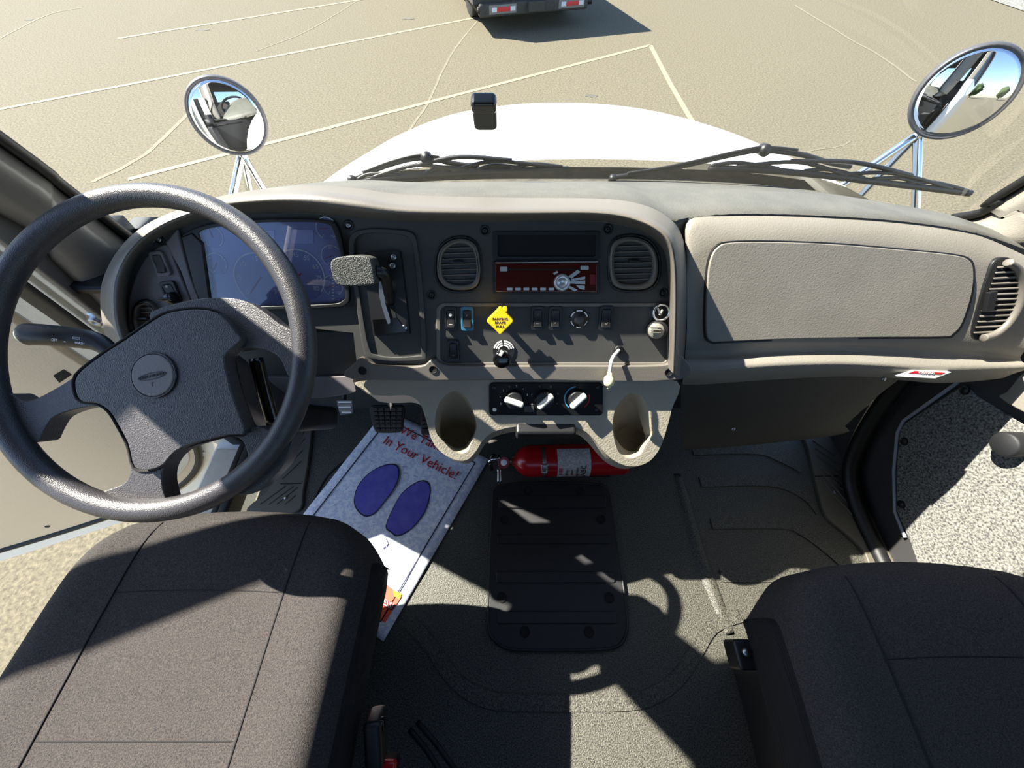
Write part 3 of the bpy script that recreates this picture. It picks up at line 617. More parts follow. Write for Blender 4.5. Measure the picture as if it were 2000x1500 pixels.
for p_ in (rr(977, 521, 991, 530, 2), rr(1134, 519, 1150, 527, 2), [(1110, 540), (1128, 527), (1134, 531), (1116, 544)], [(1115, 545), (1143, 540), (1143, 545), (1117, 549)], [(1114, 549), (1143, 548), (1143, 555), (1114, 554)], [(1112, 558), (1128, 566), (1122, 569), (1108, 561)], [(1125, 557), (1142, 558), (1142, 566), (1132, 564)], [(1080, 534), (1088, 529), (1091, 532), (1083, 537)]):
    plate('silver_button', p_, FP, .0128, .0148, SILVERB, rf, smooth=False)
plate('mode_button', rr(1152, 536, 1163, 556, 2), FP, .0128, .0142, DARKRED, rf, bevel=.0004)
# switch field below the radio
sf = plate('switch_field', rr(852, 592, 1312, 716, 16, 6), FP, -.001, .0035, BROW, dash, holes=[rr(860, 599, 1304, 709, 12, 6)], bevel=.0012)
rocker(881, 622, 24, 48, BLACK, 0, .001, marks=(('◉', .16, .007), ('—', -.2, .006)))
rocker(913, 622, 25, 48, BLACK, 0, .001, frame=BLUEFRAME, marks=(('P', .14, .006),), mm=GREYINK)
rocker(886, 684, 24, 44, BLACK, 0, .001, marks=(('=', -.2, .006),), mm=GREYINK)
rocker(1050, 621, 26, 48, BLACK, 0, .001, marks=(('≡', .15, .006), ('—', -.2, .006)), mm=GREYINK)
rocker(1084, 621, 26, 48, BLACK, 0, .001, marks=(('^', -.2, .006),), mm=GREYINK)
rocker(1183, 621, 28, 50, BLACK, 0, .001, marks=(('o/', -.2, .006),), mm=GREYINK)
ps = lathe('power_outlet', FP.W(1131, 623, .001), FP.ez, [(0, 0), (.0165, 0), (.0165, .003), (.011, .004), (.010, .008), (.007, .009), (0, .0085)], BLACK, dash, n=28)
c_ = FP.L(1131, 623, .0045)
for a0, a1 in ((70, 110), (125, 165), (15, 55), (-50, -15), (-105, -75), (-165, -125)): lplate('ring_print', arc(c_[0], c_[1], .0158, a0, a1, .0022, 6), FP, .003, .0045, WHITEINK, ps, smooth=False)
# yellow parking brake knob
pb = root('parking_brake_knob', 'yellow diamond shaped parking brake pull knob on the switch field', 'knob', tuple(FP.W(977, 626, 0)))
tube('brake_stem', [FP.W(982, 630, .0035), FP.W(977, 626, .030)], .006, STEEL, pb)
FK = Frame(FP.W(977, 626, .034), FP.ex, FP.ey)
dm = [(0, .0235), (.006, .018), (.018, .006), (.0225, 0), (.018, -.006), (.006, -.018), (0, -.0235), (-.006, -.018), (-.018, -.006), (-.0225, 0), (-.018, .006), (-.006, .018)]
lplate('knob_face', cr(dm, 3), FK, -.010, .006, YELLOW, pb, bevel=.003, seg=3)
for t, y_, s_ in (('PARKING', .0035, .0062), ('BRAKE', -.0025, .0062), ('PULL', -.0095, .0066)): text('lettering', t, FK.M(FK.P(0, y_, .0062)), s_, DARKLINE, pb, depth=.0002)
lplate('knob_ear', ell(.008, .019, .005, .005, 14), FK, -.006, .003, YELLOW, pb, bevel=.0015)
# round black dial knob with printed arcs
kd = root('dimmer_knob', 'round black push knob with white printed arcs below the yellow knob', 'knob', tuple(FP.W(982, 688, 0)))
c_ = FP.L(984, 685, .002)
bp = lplate('knob_plate', ell(c_[0], c_[1], .0205, .0205, 36), FP, .0004, .002, BLACK, kd, bevel=.0006)
for r_ in (.0196, .0156, .0116):
    for a0, a1 in ((100, 165), (35, 90), (15, 30)): lplate('ring_print', arc(c_[0], c_[1], r_, a0, a1, .0024, 10), FP, .002, .0026, WHITEINK, bp, smooth=False)
kn = lathe('knob_body', FP.W(981, 692, .002), FP.ez, [(0, 0), (.010, 0), (.010, .022), (.0155, .024), (.0155, .036), (.0135, .039), (0, .039)], BLACKG, kd, n=28)
box('knob_mark', FP.W(979, 690, .0415), (.006, .010, .0012), WHITEK, kd, ex=FP.ex + FP.ey * -.5, ey=FP.ey)
# ignition and power socket
ig = root('ignition_switch', 'chrome ringed ignition switch at the corner of the switch field', 'ignition', tuple(FP.W(1286, 609, 0)))
lathe('ring', FP.W(1287, 608, .0), FP.ez, [(.009, 0), (.0165, 0), (.0165, .012), (.014, .015), (.0115, .013), (.010, .006), (.009, .006)], CHROME, ig, n=30)
lathe('barrel', FP.W(1287, 608, .0), FP.ez, [(0, 0), (.0105, 0), (.0105, .009), (0, .009)], BLACK, ig, n=24)
box('key_slot', FP.W(1287, 608, .0155), (.003, .012, .002), STEEL, ig, ex=FP.ex + FP.ey * .5, ey=FP.ey); box('key_slot', FP.W(1291, 610, .0155), (.003, .010, .002), WHITEK, ig, ex=FP.ex - FP.ey * .4, ey=FP.ey)
lg = root('lighter_socket', 'grey capped power socket under the ignition switch', 'socket', tuple(FP.W(1280, 645, 0)))
lathe('socket_ring', FP.W(1282, 643, .0), FP.ez + FP.ex * -.2, [(.008, 0), (.019, 0), (.018, .014), (.015, .018), (.012, .016), (.008, .012)], BLACK, lg, n=28)
lathe('socket_cap', FP.W(1280, 644, .006), FP.ez + FP.ex * -.2, [(0, 0), (.014, 0), (.014, .012), (.012, .016), (0, .016)], mat('grey_cap', (120, 118, 110), .5), lg, n=24)
for k in (-1, 0, 1): box('cap_grip', FP.W(1280, 644 + k * 5, .026), (.018, .0022, .006), mat('grey_cap', (120, 118, 110), .5), lg, ex=FP.ex, ey=FP.ey, bevel=.0008)
# loose white cable
ca = root('antenna_cable', 'white cable with plug hanging out of a hole in the panel', 'cable', tuple(FP.W(1205, 690, 0)))
lathe('grommet', FP.W(1208, 683, .0004), FP.ez, [(.004, 0), (.009, 0), (.0085, .004), (.005, .005), (.0045, 0)], BLACK, ca, n=18)
tube('cable', crv([FP.W(1209, 684, .005), FP.W(1205, 688, .014), FP.W(1196, 700, .026), FP.W(1192, 718, .030), FP.W(1190, 734, .030)], 6), .0032, WHITEK, ca)
lathe('plug', FP.W(1191, 727, .030), FP.W(1189, 752, .032) - FP.W(1191, 727, .030), [(0, 0), (.0045, 0), (.005, .006), (.0092, .010), (.0098, .018), (.0085, .024), (.004, .025), (.003, .031), (0, .031)], mat('cream_plug', (222, 216, 170), .45), ca, n=18)

# ------------------------------------------------------------------ passenger fascia, glove box, kick panel
rows_px = [  # top to bottom: pixels left..right, height over the panel plane
 ([(1338, 470), (1345, 428), (1420, 421), (1520, 421), (1640, 426), (1740, 433), (1838, 445), (1920, 463), (2004, 500)], -.002),
 ([(1341, 500), (1352, 450), (1425, 444), (1520, 444), (1640, 449), (1740, 457), (1838, 470), (1925, 492), (2004, 530)], .016),
 ([(1342, 540), (1365, 500), (1430, 480), (1520, 478), (1640, 482), (1740, 492), (1838, 506), (1935, 530), (2004, 570)], .019),
 ([(1342, 640), (1370, 640), (1430, 640), (1520, 638), (1640, 638), (1740, 640), (1838, 640), (1940, 640), (2004, 640)], .019),
 ([(1340, 672), (1372, 674), (1430, 672), (1520, 668), (1640, 668), (1740, 670), (1838, 672), (1935, 676), (2004, 680)], .019),
 ([(1339, 680), (1372, 681), (1430, 679), (1520, 676), (1640, 674), (1740, 676), (1830, 680), (1930, 690), (2004, 700)], .002),
 ([(1338, 700), (1372, 700), (1430, 698), (1520, 692), (1640, 690), (1740, 692), (1830, 697), (1930, 702), (2004, 705)], .006),
 ([(1337, 714), (1372, 716), (1430, 712), (1520, 706), (1640, 704), (1740, 708), (1826, 712), (1930, 712), (2004, 712)], .030),
 ([(1335, 730), (1372, 731), (1430, 726), (1520, 720), (1640, 717), (1740, 722), (1826, 730), (1930, 726), (2004, 722)], .026),
 ([(1333, 748), (1372, 748), (1430, 744), (1520, 738), (1640, 733), (1740, 737), (1826, 746), (1915, 742), (2004, 735)], -.010),
 ([(1333, 752), (1372, 752), (1430, 748), (1520, 742), (1640, 737), (1740, 741), (1826, 748), (1905, 745), (2010, 738)], -.050)]
FD_ = -.048                     # the passenger fascia lies deeper than the instrument panel
rows = [crv([FP.W(x, y, h + FD_ - .035 * max(0, (x - 1560) / 440)) for x, y in pts], 5) for pts, h in rows_px]
rows = [[lo(min(p.x, 1.06), p.y, p.z) for p in r_] for r_ in rows]
loft('passenger_fascia', rows, TAN, dash)
gA, gB = FP.W(1400, 570, .019 + FD_), FP.W(1890, 570, .019 + FD_ - .035 * 330 / 440)
gC = FP.W(1400, 640, .019 + FD_)
FG = Frame(gA + FP.ez * .0055, gB - gA, gA - gC)
FV = Frame(FP.W(1950, 585, .019 + FD_ - .031), FP.W(2000, 585, .019 + FD_ - .035) - FP.W(1900, 585, .019 + FD_ - .027), FP.ey)
gout = cr([(1382, 560), (1388, 510), (1402, 484), (1430, 474), (1520, 473), (1640, 478), (1760, 488), (1860, 498), (1893, 508), (1902, 530), (1898, 575), (1880, 630), (1862, 652), (1840, 658), (1700, 659), (1540, 662), (1420, 667), (1388, 666), (1380, 640)], 4)
gcx, gcy = 1640, 570
gl = plate('glove_box_door', gout, FG, -.014, .0045, TAN, dash, bevel=.003, seg=3)
plate('glove_box_gap', [(gcx + (x - gcx) * 1.012, gcy + (y - gcy) * 1.035) for x, y in gout], FG, -.012, .0004, BLACK, dash, smooth=False)
# side vent at the passenger end
vo = cr([(1896, 655), (1910, 600), (1932, 535), (1945, 512), (1965, 506), (1985, 515), (1998, 545), (1995, 590), (1975, 630), (1945, 656), (1915, 663)], 4)
sv = plate('side_vent', [(1950 + (x - 1950) * 1.06, 585 + (y - 585) * 1.05) for x, y in vo], FV, -.01, .002, BLACK, dash, bevel=.002)
plate('vent_cavity', vo, FV, .0, .0025, DEEP, sv, smooth=False)
tube('vent_rim', [FV.W(x, y, .010) for x, y in cr([(1968, 512), (1988, 525), (1997, 555), (1990, 595), (1970, 630), (1945, 652), (1920, 660)], 4, False)], .007, BROW, sv)
for i in range(13):
    y = 520 + i * 10.6; t = i / 12
    xl = 1948 - 46 * t; xr = 1998 - 0.0 - 70 * max(0, t - .45) ** 1.2 - 20 * (1 - min(1, t * 4))
    a, b = FV.W(xl, y + 3, .004), FV.W(xr, y, .009); tube('vent_slat', [a, b], .0022, BROW, sv, n=6)
plate('vent_tab', [(1934, 572), (1950, 568), (1942, 606), (1926, 610)], FV, .004, .012, BLACK, sv, bevel=.001)
# warning sticker on the lower fascia edge
st = plate('warning_sticker', [(1752, 735), (1784, 723), (1858, 727), (1826, 739)], FP, .004 + FD_, .0115 + FD_, STICKER, dash, smooth=False)
plate('sticker_band', [(1782, 726.5), (1787, 724.5), (1846, 728), (1838, 731.5), (1775, 729)], FP, .0112 + FD_, .012 + FD_, REDINK, st, smooth=False)
text('lettering', 'WARNING', FP.M(FP.W(1810, 728.3, .0123 + FD_), -.06), .007, STICKER, st, depth=.0002)
# kick panel below the passenger side
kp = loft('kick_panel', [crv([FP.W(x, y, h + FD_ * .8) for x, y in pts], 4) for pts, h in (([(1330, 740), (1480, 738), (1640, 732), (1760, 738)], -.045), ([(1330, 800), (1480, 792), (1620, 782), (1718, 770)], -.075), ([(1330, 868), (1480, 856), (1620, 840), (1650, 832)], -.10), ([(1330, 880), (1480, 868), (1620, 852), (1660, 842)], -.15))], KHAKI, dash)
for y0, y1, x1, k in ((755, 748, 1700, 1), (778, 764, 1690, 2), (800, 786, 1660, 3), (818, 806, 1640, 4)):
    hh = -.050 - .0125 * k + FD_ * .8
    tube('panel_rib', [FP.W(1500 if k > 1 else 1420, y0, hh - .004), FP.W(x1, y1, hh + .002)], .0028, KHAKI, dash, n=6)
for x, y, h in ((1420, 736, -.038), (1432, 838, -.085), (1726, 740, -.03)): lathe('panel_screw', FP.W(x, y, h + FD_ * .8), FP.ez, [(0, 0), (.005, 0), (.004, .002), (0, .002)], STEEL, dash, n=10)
# knee panel under the column
FN = Frame(FP.P(0, 0, -.03), FP.ex, FP.ey)
plate('knee_panel', cr([(480, 740), (600, 738), (684, 736), (690, 744), (694, 758), (690, 767), (640, 776), (540, 782), (470, 785)], 4), FN, -.04, .004, mat('pod_grey_plastic', (112, 108, 112)), dash, bevel=.006)
plate('knee_panel', cr([(250, 690), (400, 660), (600, 648), (694, 650), (700, 744), (560, 762), (380, 770), (260, 740)], 4), FN, -.06, -.006, PANEL, dash, bevel=.006)

# ------------------------------------------------------------------ cup holder console
FC = Frame((.08, .308, .595), (1, 0, 0), (0, .626, .78))
co = root('cup_holder_console', 'tan console with two cup holders under the instrument panel', 'console', tuple(FC.P(0, 0, -.1)))
cout = cr([(704, 744), (712, 762), (726, 771), (760, 773), (798, 773), (820, 788), (832, 820), (842, 856), (858, 880), (885, 897), (910, 899), (928, 884), (942, 862), (960, 846), (990, 836), (1020, 833), (1060, 833), (1105, 834), (1138, 840), (1160, 858), (1178, 880), (1200, 900), (1230, 911), (1262, 905), (1284, 884), (1298, 852), (1312, 800), (1322, 744), (1200, 742), (1060, 742), (900, 742)], 4)
cupL = cr([(884, 764), (904, 770), (920, 792), (931, 828), (928, 848), (920, 866), (914, 880), (900, 886), (884, 880), (868, 864), (852, 844), (850, 815), (860, 783)], 4)
cupR = cr([(1226, 770), (1248, 770), (1262, 788), (1274, 830), (1278, 846), (1262, 868), (1250, 888), (1230, 895), (1212, 887), (1202, 866), (1197, 835), (1202, 800)], 4)
CONS = mat('console_tan_plastic', (156, 149, 133), .5, bump=('v', 300, .3))
plate('console_body', cout, FC, -.03, .0, CONS, co, holes=[cupL, cupR], vec=Vector((0, .016, -.055)), bevel=.006, seg=3)
for hole, bc in ((cupL, (893, 858)), (cupR, (1232, 862))):
    bz = .535
    top = [FC.W(x, y, -.001) for x, y in hole]; n = len(top)
    ctr = sum(top, Vector()) / n; bcen = atZ(bc[0], bc[1], bz)
    ang = lambda p: math.atan2((p - ctr).dot(Vector((0, .626, .78))), (p - ctr).x)
    def ringp(r, z, ext=0): return [Vector((bcen.x + r * math.cos(ang(p)), bcen.y + r * math.sin(ang(p)), z)) for p in top]
    w = loft('cup_well', [top, [a.lerp(b, .5) + lo(0, .012, 0) for a, b in zip(top, ringp(.042, bz + .02))], ringp(.041, bz + .02), ringp(.039, bz + .018), ringp(.036, bz + .004), ringp(.035, bz), ringp(.020, bz - .001), ringp(.001, bz - .001)], CONS, co, closed=True)
# ash tray drawer
dY = FC.W(1066, 834).y
box('drawer_front', atY(1066, 847, dY - .012) + lo(0, .012, -.004), (.122, .034, .030), BLACK, co, bevel=.007, seg=3)
# climate control panel
cc = root('climate_control_panel', 'black climate control panel with three white pointer knobs', 'control panel', tuple(FC.W(1066, 782, 0)))
cp = plate('control_plate', rr(955, 748, 1178, 812, 8), FC, .0004, .005, mat('matt_black_plastic', (12, 12, 13), .6, spec=.25), cc, bevel=.0015)
for x, y in ((965, 757), (1168, 757), (966, 800), (1166, 801)): lathe('plate_screw', FC.W(x, y, .005), FC.ez, [(0, 0), (.0042, 0), (.0038, .001), (.001, .001), (0, .0003)], WHITEK if (x, y) == (966, 800) else BLACK, cp, n=12)
for (x, y, a) in ((1004, 780, -20), (1064, 779, 45), (1127, 778, 45)):
    c0 = FC.W(x, y, .005)
    kb_ = lathe('dial_knob', c0, FC.ez, [(0, 0), (.0195, 0), (.0195, .003), (.017, .010), (.0155, .012), (0, .012)], BLACK, cp, n=30)
    a = math.radians(a); d = FC.ex * math.cos(a) + FC.ey * math.sin(a)
    box('knob_pointer', c0 + FC.ez * .016, (.038, .011, .012), WHITEK, kb_, ex=d, ey=FC.ez.cross(d), bevel=.004, seg=3)
l_ = FC.L(1004, 780, .0055)
for i, t in enumerate(('0', '•', '1', '•', '2', '•', '3')):
    a = math.radians(200 - i * 30); text('print_mark', t, FC.M(FC.P(l_[0] + .0275 * math.cos(a), l_[1] + .0275 * math.sin(a), .0054)), .006, WHITEINK, cp, depth=.0002)
l_ = FC.L(1064, 779, .0055)
for i, t in enumerate(('↓', '↙', '•', '↗', '↑', '*')):
    a = math.radians(205 - i * 46); text('print_mark', t, FC.M(FC.P(l_[0] + .027 * math.cos(a), l_[1] + .027 * math.sin(a), .0054)), .007, GREYINK, cp, depth=.0002)
l_ = FC.L(1127, 778, .0055)
lplate('blue_arc', arc(l_[0], l_[1], .0252, 100, 230, .002, 16), FC, .005, .0054, BLUEINK, cp, smooth=False); lplate('red_arc', arc(l_[0], l_[1], .0252, -50, 20, .002, 12), FC, .005, .0054, REDINK, cp, smooth=False)
plate('push_button', rr(1024, 793, 1043, 805, 3), FC, .005, .0075, PANEL, cp, bevel=.0006)

# ================================================================== steering wheel and column
ALW = math.radians(33)
WO = atD(287, 688, .530)
FW = Frame(WO, (1, 0, 0), (0, math.cos(ALW), math.sin(ALW)))
swr = root('steering_wheel', 'charcoal four spoke steering wheel with round badge on the hub', 'steering wheel', tuple(WO))
WR, WT = .2175, .0158
tube('rim', [FW.P(WR * math.cos(2 * math.pi * i / 96), WR * math.sin(2 * math.pi * i / 96), 0) for i in range(96)], WT, RIMM, swr, n=16, closed=True)
shell = [(15, 768), (52, 784), (105, 760), (150, 731), (196, 693), (245, 661), (288, 630), (293, 610), (330, 596), (390, 583), (440, 581), (480, 588), (515, 608), (545, 632), (578, 655), (585, 740), (563, 735), (546, 700), (518, 684), (490, 680), (462, 682), (443, 690), (438, 707), (451, 763), (469, 815), (481, 836), (504, 834), (540, 846), (572, 850), (558, 900), (530, 935), (492, 965), (455, 962), (474, 934), (484, 896), (472, 860), (444, 854), (385, 868), (343, 885), (320, 913), (316, 945), (326, 985), (330, 1008), (255, 1000), (190, 968), (212, 956), (238, 946), (251, 931), (254, 906), (245, 868), (227, 833), (210, 803), (189, 793), (140, 801), (103, 816), (86, 840), (70, 865), (32, 840), (10, 800)]
plate('spoke_frame', cr(shell, 3), FW, -.030, -.004, WHEELM, swr, bevel=.010, seg=4)
pad = [(150, 733), (196, 695), (245, 663), (288, 633), (320, 614), (350, 607), (385, 604), (420, 610), (445, 630), (460, 650), (470, 664), (444, 688), (438, 707), (451, 763), (468, 812), (477, 846), (444, 850), (385, 864), (343, 881), (318, 908), (290, 918), (262, 912), (250, 868), (232, 833), (213, 803), (189, 788), (160, 784), (148, 766)]
plate('horn_pad', cr(pad, 3), FW, -.012, .010, WHEELM, swr, bevel=.013, seg=5)
ps2 = [(x, y) for x, y in cr(pad, 3)]
tube('pad_seam', [FW.W(311 + (x - 311) * 1.012, 750 + (y - 750) * 1.012, -.0035) for x, y in ps2], .0022, SEAM, swr, n=6, closed=True)
e0 = FW.L(302, 733, .010); R_ = .0285
em = lplate('hub_badge', ell(e0[0], e0[1], R_, R_, 40), FW, .008, .0135, mat('badge_grey', (104, 98, 94), .45, bump=('n', 600, .2)), swr, bevel=.0016)
lplate('badge_ring', ell(e0[0], e0[1], R_ * 1.10, R_ * 1.10, 40), FW, .008, .0125, mat('badge_ring_dark', (30, 30, 32), .25), em, holes=[ell(e0[0], e0[1], R_ * 1.01, R_ * 1.01, 40)], bevel=.0008)
br = math.radians(13)
lplate('badge_oval', ell(e0[0], e0[1] - .001, R_ * .68, R_ * .17, 32, br), FW, .0133, .0142, BLACK, em, holes=[ell(e0[0], e0[1] - .001, R_ * .63, R_ * .125, 32, br)], smooth=False)
text('badge_lettering', 'FREIGHTLINER', FW.M(FW.P(e0[0], e0[1] - .001, .0139), br), .0052, BLACK, em, depth=.0003)
text('horn_symbol', 'Γ', FW.M(FW.P(e0[0] + .001, e0[1] - .0125, .0137), br), .007, BLACK, em, depth=.0003)
# column shroud and stalks behind the wheel
sc = root('steering_column', 'dark steering column shroud behind the wheel', 'steering column', tuple(FW.P(0, 0, -.2)))
def sect(h, w, d, oy=0):
    return [FW.P(x, y + oy, h) for x, y in rr(-w, -d, w, d, min(w, d) * .55, 5)]
loft('column_shroud', [sect(-.032, .05, .04, -.01), sect(-.05, .07, .05, -.02), sect(-.10, .075, .048, -.045), sect(-.18, .075, .045, -.085), sect(-.27, .06, .04, -.11)], mat('shroud_charcoal', (40, 40, 44), .5, bump=('n', 700, .15)), sc, closed=True, caps=True)
lf = loft('column_boot', [sect(-.26, .04, .032, -.11), sect(-.50, .036, .03, -.13)], RUBBER, sc, closed=True, caps=True)
stp = crv([FW.W(222, 690, -.062), FW.W(190, 668, -.062), FW.W(150, 660, -.060), FW.W(100, 655, -.056), FW.W(62, 653, -.053), FW.W(48, 654, -.052)], 4)
stk = tube('turn_signal_stalk', stp, [.010, .011, .012, .013, .014, .0145, .015, .015, .0155, .0155, .0158, .016, .016, .0162, .0165, .0165, .0168, .017, .0165, .015, .010], BLACK, sc, n=16)
lathe('stalk_end', stp[-1], stp[-1] - stp[-3], [(0, -.002), (.0145, -.002), (.012, .003), (0, .004)], mat('stalk_end_green', (150, 168, 150), .4), stk, n=16)
FS = Frame(FW.W(130, 660, -.042), FW.ex - FW.ey * .10, FW.ey)
for t, x, y, s_ in (('OFF', -.018, -.005, .0055), ('◂▸', -.002, -.006, .006), ('▭', .014, .002, .010), ('WASH', .020, -.006, .005)): text('stalk_marking', t, FS.M(FS.P(x, y, 0)), s_, WHITEINK, stk, depth=.0002)
tube('multifunction_lever', crv([FW.W(500, 700, -.05), FW.W(515, 760, -.055), FW.W(535, 830, -.06)], 4), .010, BLACKG, sc)

# ================================================================== seats
def seat(label, cx0, cx1, yf, zt, hw, seams, depth=.60, corner=.05):
    """cx0/cx1: centre X at the front/back; hw half width; yf front edge Y"""
    r = root('cab_chair', label, 'seat', ((cx0 + cx1) / 2, yf - .3, FZ))
    prof = [(0, -.13), (.0, -.05), (.008, -.022), (.03, -.004), (.07, .004), (.14, .004), (.24, 0), (.36, -.006), (.48, -.010), (.60, -.012)]
    prof = [tuple(p) for p in cr(prof, 4, False)]
    def pt(u, v_, dz):
        t = v_ / depth; cx = cx0 + (cx1 - cx0) * t
        w = hw * (.95 + .06 * t - .05 * max(0, 1 - v_ / .07) ** 2); a = abs(u)
        zz = zt + dz
        if a > .88: zz -= .040 * ((a - .88) / .12) ** 2.4
        zz += .008 * max(0, 1 - ((a - .78) / .16) ** 2)
        front = .030 * (1 - a * a) - .060 * a ** 9
        return lo(cx + u * w, yf - .03 - v_ + front * max(0, 1 - v_ / .25), zz)
    us = [-1, -.99, -.975, -.95, -.92, -.88, -.84, -.78, -.7, -.5, -.25, 0, .25, .5, .7, .78, .84, .88, .92, .95, .975, .99, 1]
    loft('seat_cushion', [[pt(u, v, dz) for u in us] for v, dz in prof], SEATM, r)
    for sx in (-1, 1):
        rows_ = [[pt(sx, v, dz) + lo(sx * b_, 0, -k * min(1, max(.05, (dz + .13) / .11))) for v, dz in prof] for k, b_ in ((0, 0), (.012, .007), (.035, .009), (.07, .008), (.12, 0))]
        loft('cushion_side', rows_, SEATSIDE, r)
    top_z = lambda v: next((d0 + (d1 - d0) * (v - v0) / max(v1 - v0, 1e-6) for (v0, d0), (v1, d1) in zip(prof[1:], prof[2:]) if v0 <= v <= v1), -.012)
    for u in seams:
        tube('cushion_seam', [pt(u, v, top_z(v)) + lo(0, 0, .0008) for v in [i * .02 for i in range(1, 30)]], .0020, SEAM, r, n=6)
    for v in (.13, .31):
        u0, u1 = seams
        tube('cross_stitch', [pt(u0 + (u1 - u0) * i / 12, v, top_z(v)) + lo(0, 0, .0) for i in range(13)], .0010, SEAM, r, n=5)
    c1 = lo(cx1, yf - .25, 0)
    slab('seat_pan', cx1 - hw * .86, cx1 + hw * .86, yf - .58, yf - .09, zt - .16, zt - .10, BLACK, r, bevel=.01)
    slab('suspension_base', cx1 - hw * .62, cx1 + hw * .62, yf - .55, yf - .16, FZ + .002, zt - .16, RUBBER, r, bevel=.03)
    bk = [[lo(cx1 + u * hw * (.96 - .12 * t), yf - .60 - .16 * t - .03 * (1 - u * u) + th, zt - .06 + .62 * t) for u in us] for t, th in [(0, .0), (.1, .03), (.5, .04), (.9, .03), (1, 0), (1, -.08), (.5, -.09), (0, -.09)]]
    loft('backrest', bk, SEATM, r)
    return r
ds = seat('charcoal cloth driver seat cushion behind the steering wheel, striped by sunlight', -.527, -.572, .215, .60, .282, (-.53, .54))
pz = seat('charcoal cloth passenger seat cushion in full shade beside the carpeted door', .725, .735, .122, .60, .275, (-.52, .52))
box('slide_latch', atZ(1452, 1278, .42), (.05, .05, .05), BLACK, pz, bevel=.006)
lathe('latch_bolt', atZ(1456, 1274, .45), (0, 0, 1), [(0, 0), (.008, 0), (.007, .005), (0, .005)], STEEL, pz, n=10)
bk = root('seat_belt_buckle', 'black seat belt buckle with red button beside the driver seat', 'buckle', tuple(atZ(735, 1470, .40)))
box('buckle_body', atZ(735, 1440, .47), (.030, .075, .05), BLACK, bk, ex=(1, .12, 0), ey=(0, 1, .5), bevel=.008)
box('buckle_tongue', atZ(738, 1416, .49), (.022, .02, .012), BLACKG, bk, ex=(1, .12, 0), ey=(0, 1, .5), bevel=.003)
box('release_button', atZ(745, 1502, .44), (.05, .026, .022), RED, bk, bevel=.006)
box('buckle_stalk', atZ(748, 1510, .36), (.025, .03, .16), BLACK, bk, bevel=.005)

# ================================================================== floor things
FF = Frame((0, 0, FZ), (1, 0, 0), (0, 1, 0))
hc_ = root('floor_access_cover', 'black ribbed access cover bolted to the floor between the seats', 'floor cover', tuple(atZ(1085, 1110, FZ)))
ho = cr([(962, 985), (968, 955), (1000, 945), (1080, 943), (1160, 945), (1186, 955), (1194, 985), (1208, 1080), (1222, 1180), (1225, 1228), (1212, 1258), (1180, 1268), (1090, 1270), (1000, 1268), (968, 1252), (954, 1225), (956, 1120)], 4)
hcv = plate('cover_plate', ho, FF, .001, .014, COVERM, hc_, bevel=.005, seg=3)
tube('cover_edge', [FF.W(960 + (x - 960) if False else x, y, .012) for x, y in ho], .0035, COVERM, hc_, n=6, closed=True)
for x0, x1, y0, y1, d in ((974, 1184, 968, 992, 2), (971, 1193, 1044, 1062, 3), (969, 1201, 1116, 1138, 4), (971, 1206, 1194, 1218, 4)):
    plate('cover_rib', rr(x0, y0, x1, y1, 3, 2), FF, .013, .0195, COVERM, hcv, bevel=.002)
for x, y in ((984, 1016), (1174, 1014), (980, 1167), (1190, 1167), (1025, 1234), (1150, 1234), (1030, 960), (1132, 960)):
    b = lathe('bolt_recess', FF.W(x, y, .0141), (0, 0, 1), [(0, 0), (.013, 0), (.014, .002), (.011, .0025), (.010, .0005), (0, .0005)], DEEP, hcv, n=18)
# paper floor mat
pm = root('paper_floor_mat', 'white paper floor mat with red lettering and two blue footprints', 'paper mat', tuple(atZ(790, 1000, FZ)))
PZ = FZ + .004
ey_ = lo(.454, .891, 0).normalized(); ex_ = lo(ey_.y, -ey_.x, 0)
c11 = ex_ * -.305 + ey_ * -.163 + lo(0, 0, PZ)
FM = Frame(c11, ex_, ey_); wid, hgt = .435, .585
bmv = bmesh.new(); NX, NY = 18, 26; gv_ = []
for j in range(NY + 1):
    for i in range(NX + 1):
        x = -wid * i / NX; y = hgt * j / NY
        z = .0012 * math.sin(x * 21 + y * 9) + .0010 * math.sin(y * 37 + x * 13) + .0016
        gv_.append(bmv.verts.new(FM.P(x, y, z)))
for j in range(NY):
    for i in range(NX): bmv.faces.new([gv_[j * (NX + 1) + i], gv_[j * (NX + 1) + i + 1], gv_[(j + 1) * (NX + 1) + i + 1], gv_[(j + 1) * (NX + 1) + i]])
sheet = from_bm('paper_sheet', bmv, PAPER, pm)
md = sheet.modifiers.new('thick', 'SOLIDIFY'); md.thickness = .0008
def mp(pts): return [FM.L(x, y, .005) for x, y in pts]
def pprint(name, pts, m, h=.0052): return lplate(name, pts, FM, h - .0006, h, m, sheet, smooth=False)
# printed frame
fw_ = .034; t_ = .0035
for a, b in (((-fw_, fw_), (-fw_, hgt - fw_)), ((-wid + fw_, fw_), (-wid + fw_, hgt - fw_))): pprint('printed_line', [(a[0] - t_ / 2, a[1]), (a[0] + t_ / 2, a[1]), (b[0] + t_ / 2, b[1]), (b[0] - t_ / 2, b[1])], DARKLINE)
for y in (fw_, hgt - fw_): pprint('printed_line', [(-wid + fw_, y - t_ / 2), (-fw_, y - t_ / 2), (-fw_, y + t_ / 2), (-wid + fw_, y + t_ / 2)], DARKLINE)
fl1 = cr([(697, 992), (693, 975), (700, 950), (718, 928), (742, 913), (762, 908), (775, 912), (778, 930), (768, 955), (748, 982), (730, 1002), (712, 1006)], 3)
fl2 = cr([(755, 1026), (770, 990), (785, 965), (805, 948), (825, 940), (838, 948), (838, 970), (828, 1000), (805, 1030), (778, 1045), (765, 1038)], 3)
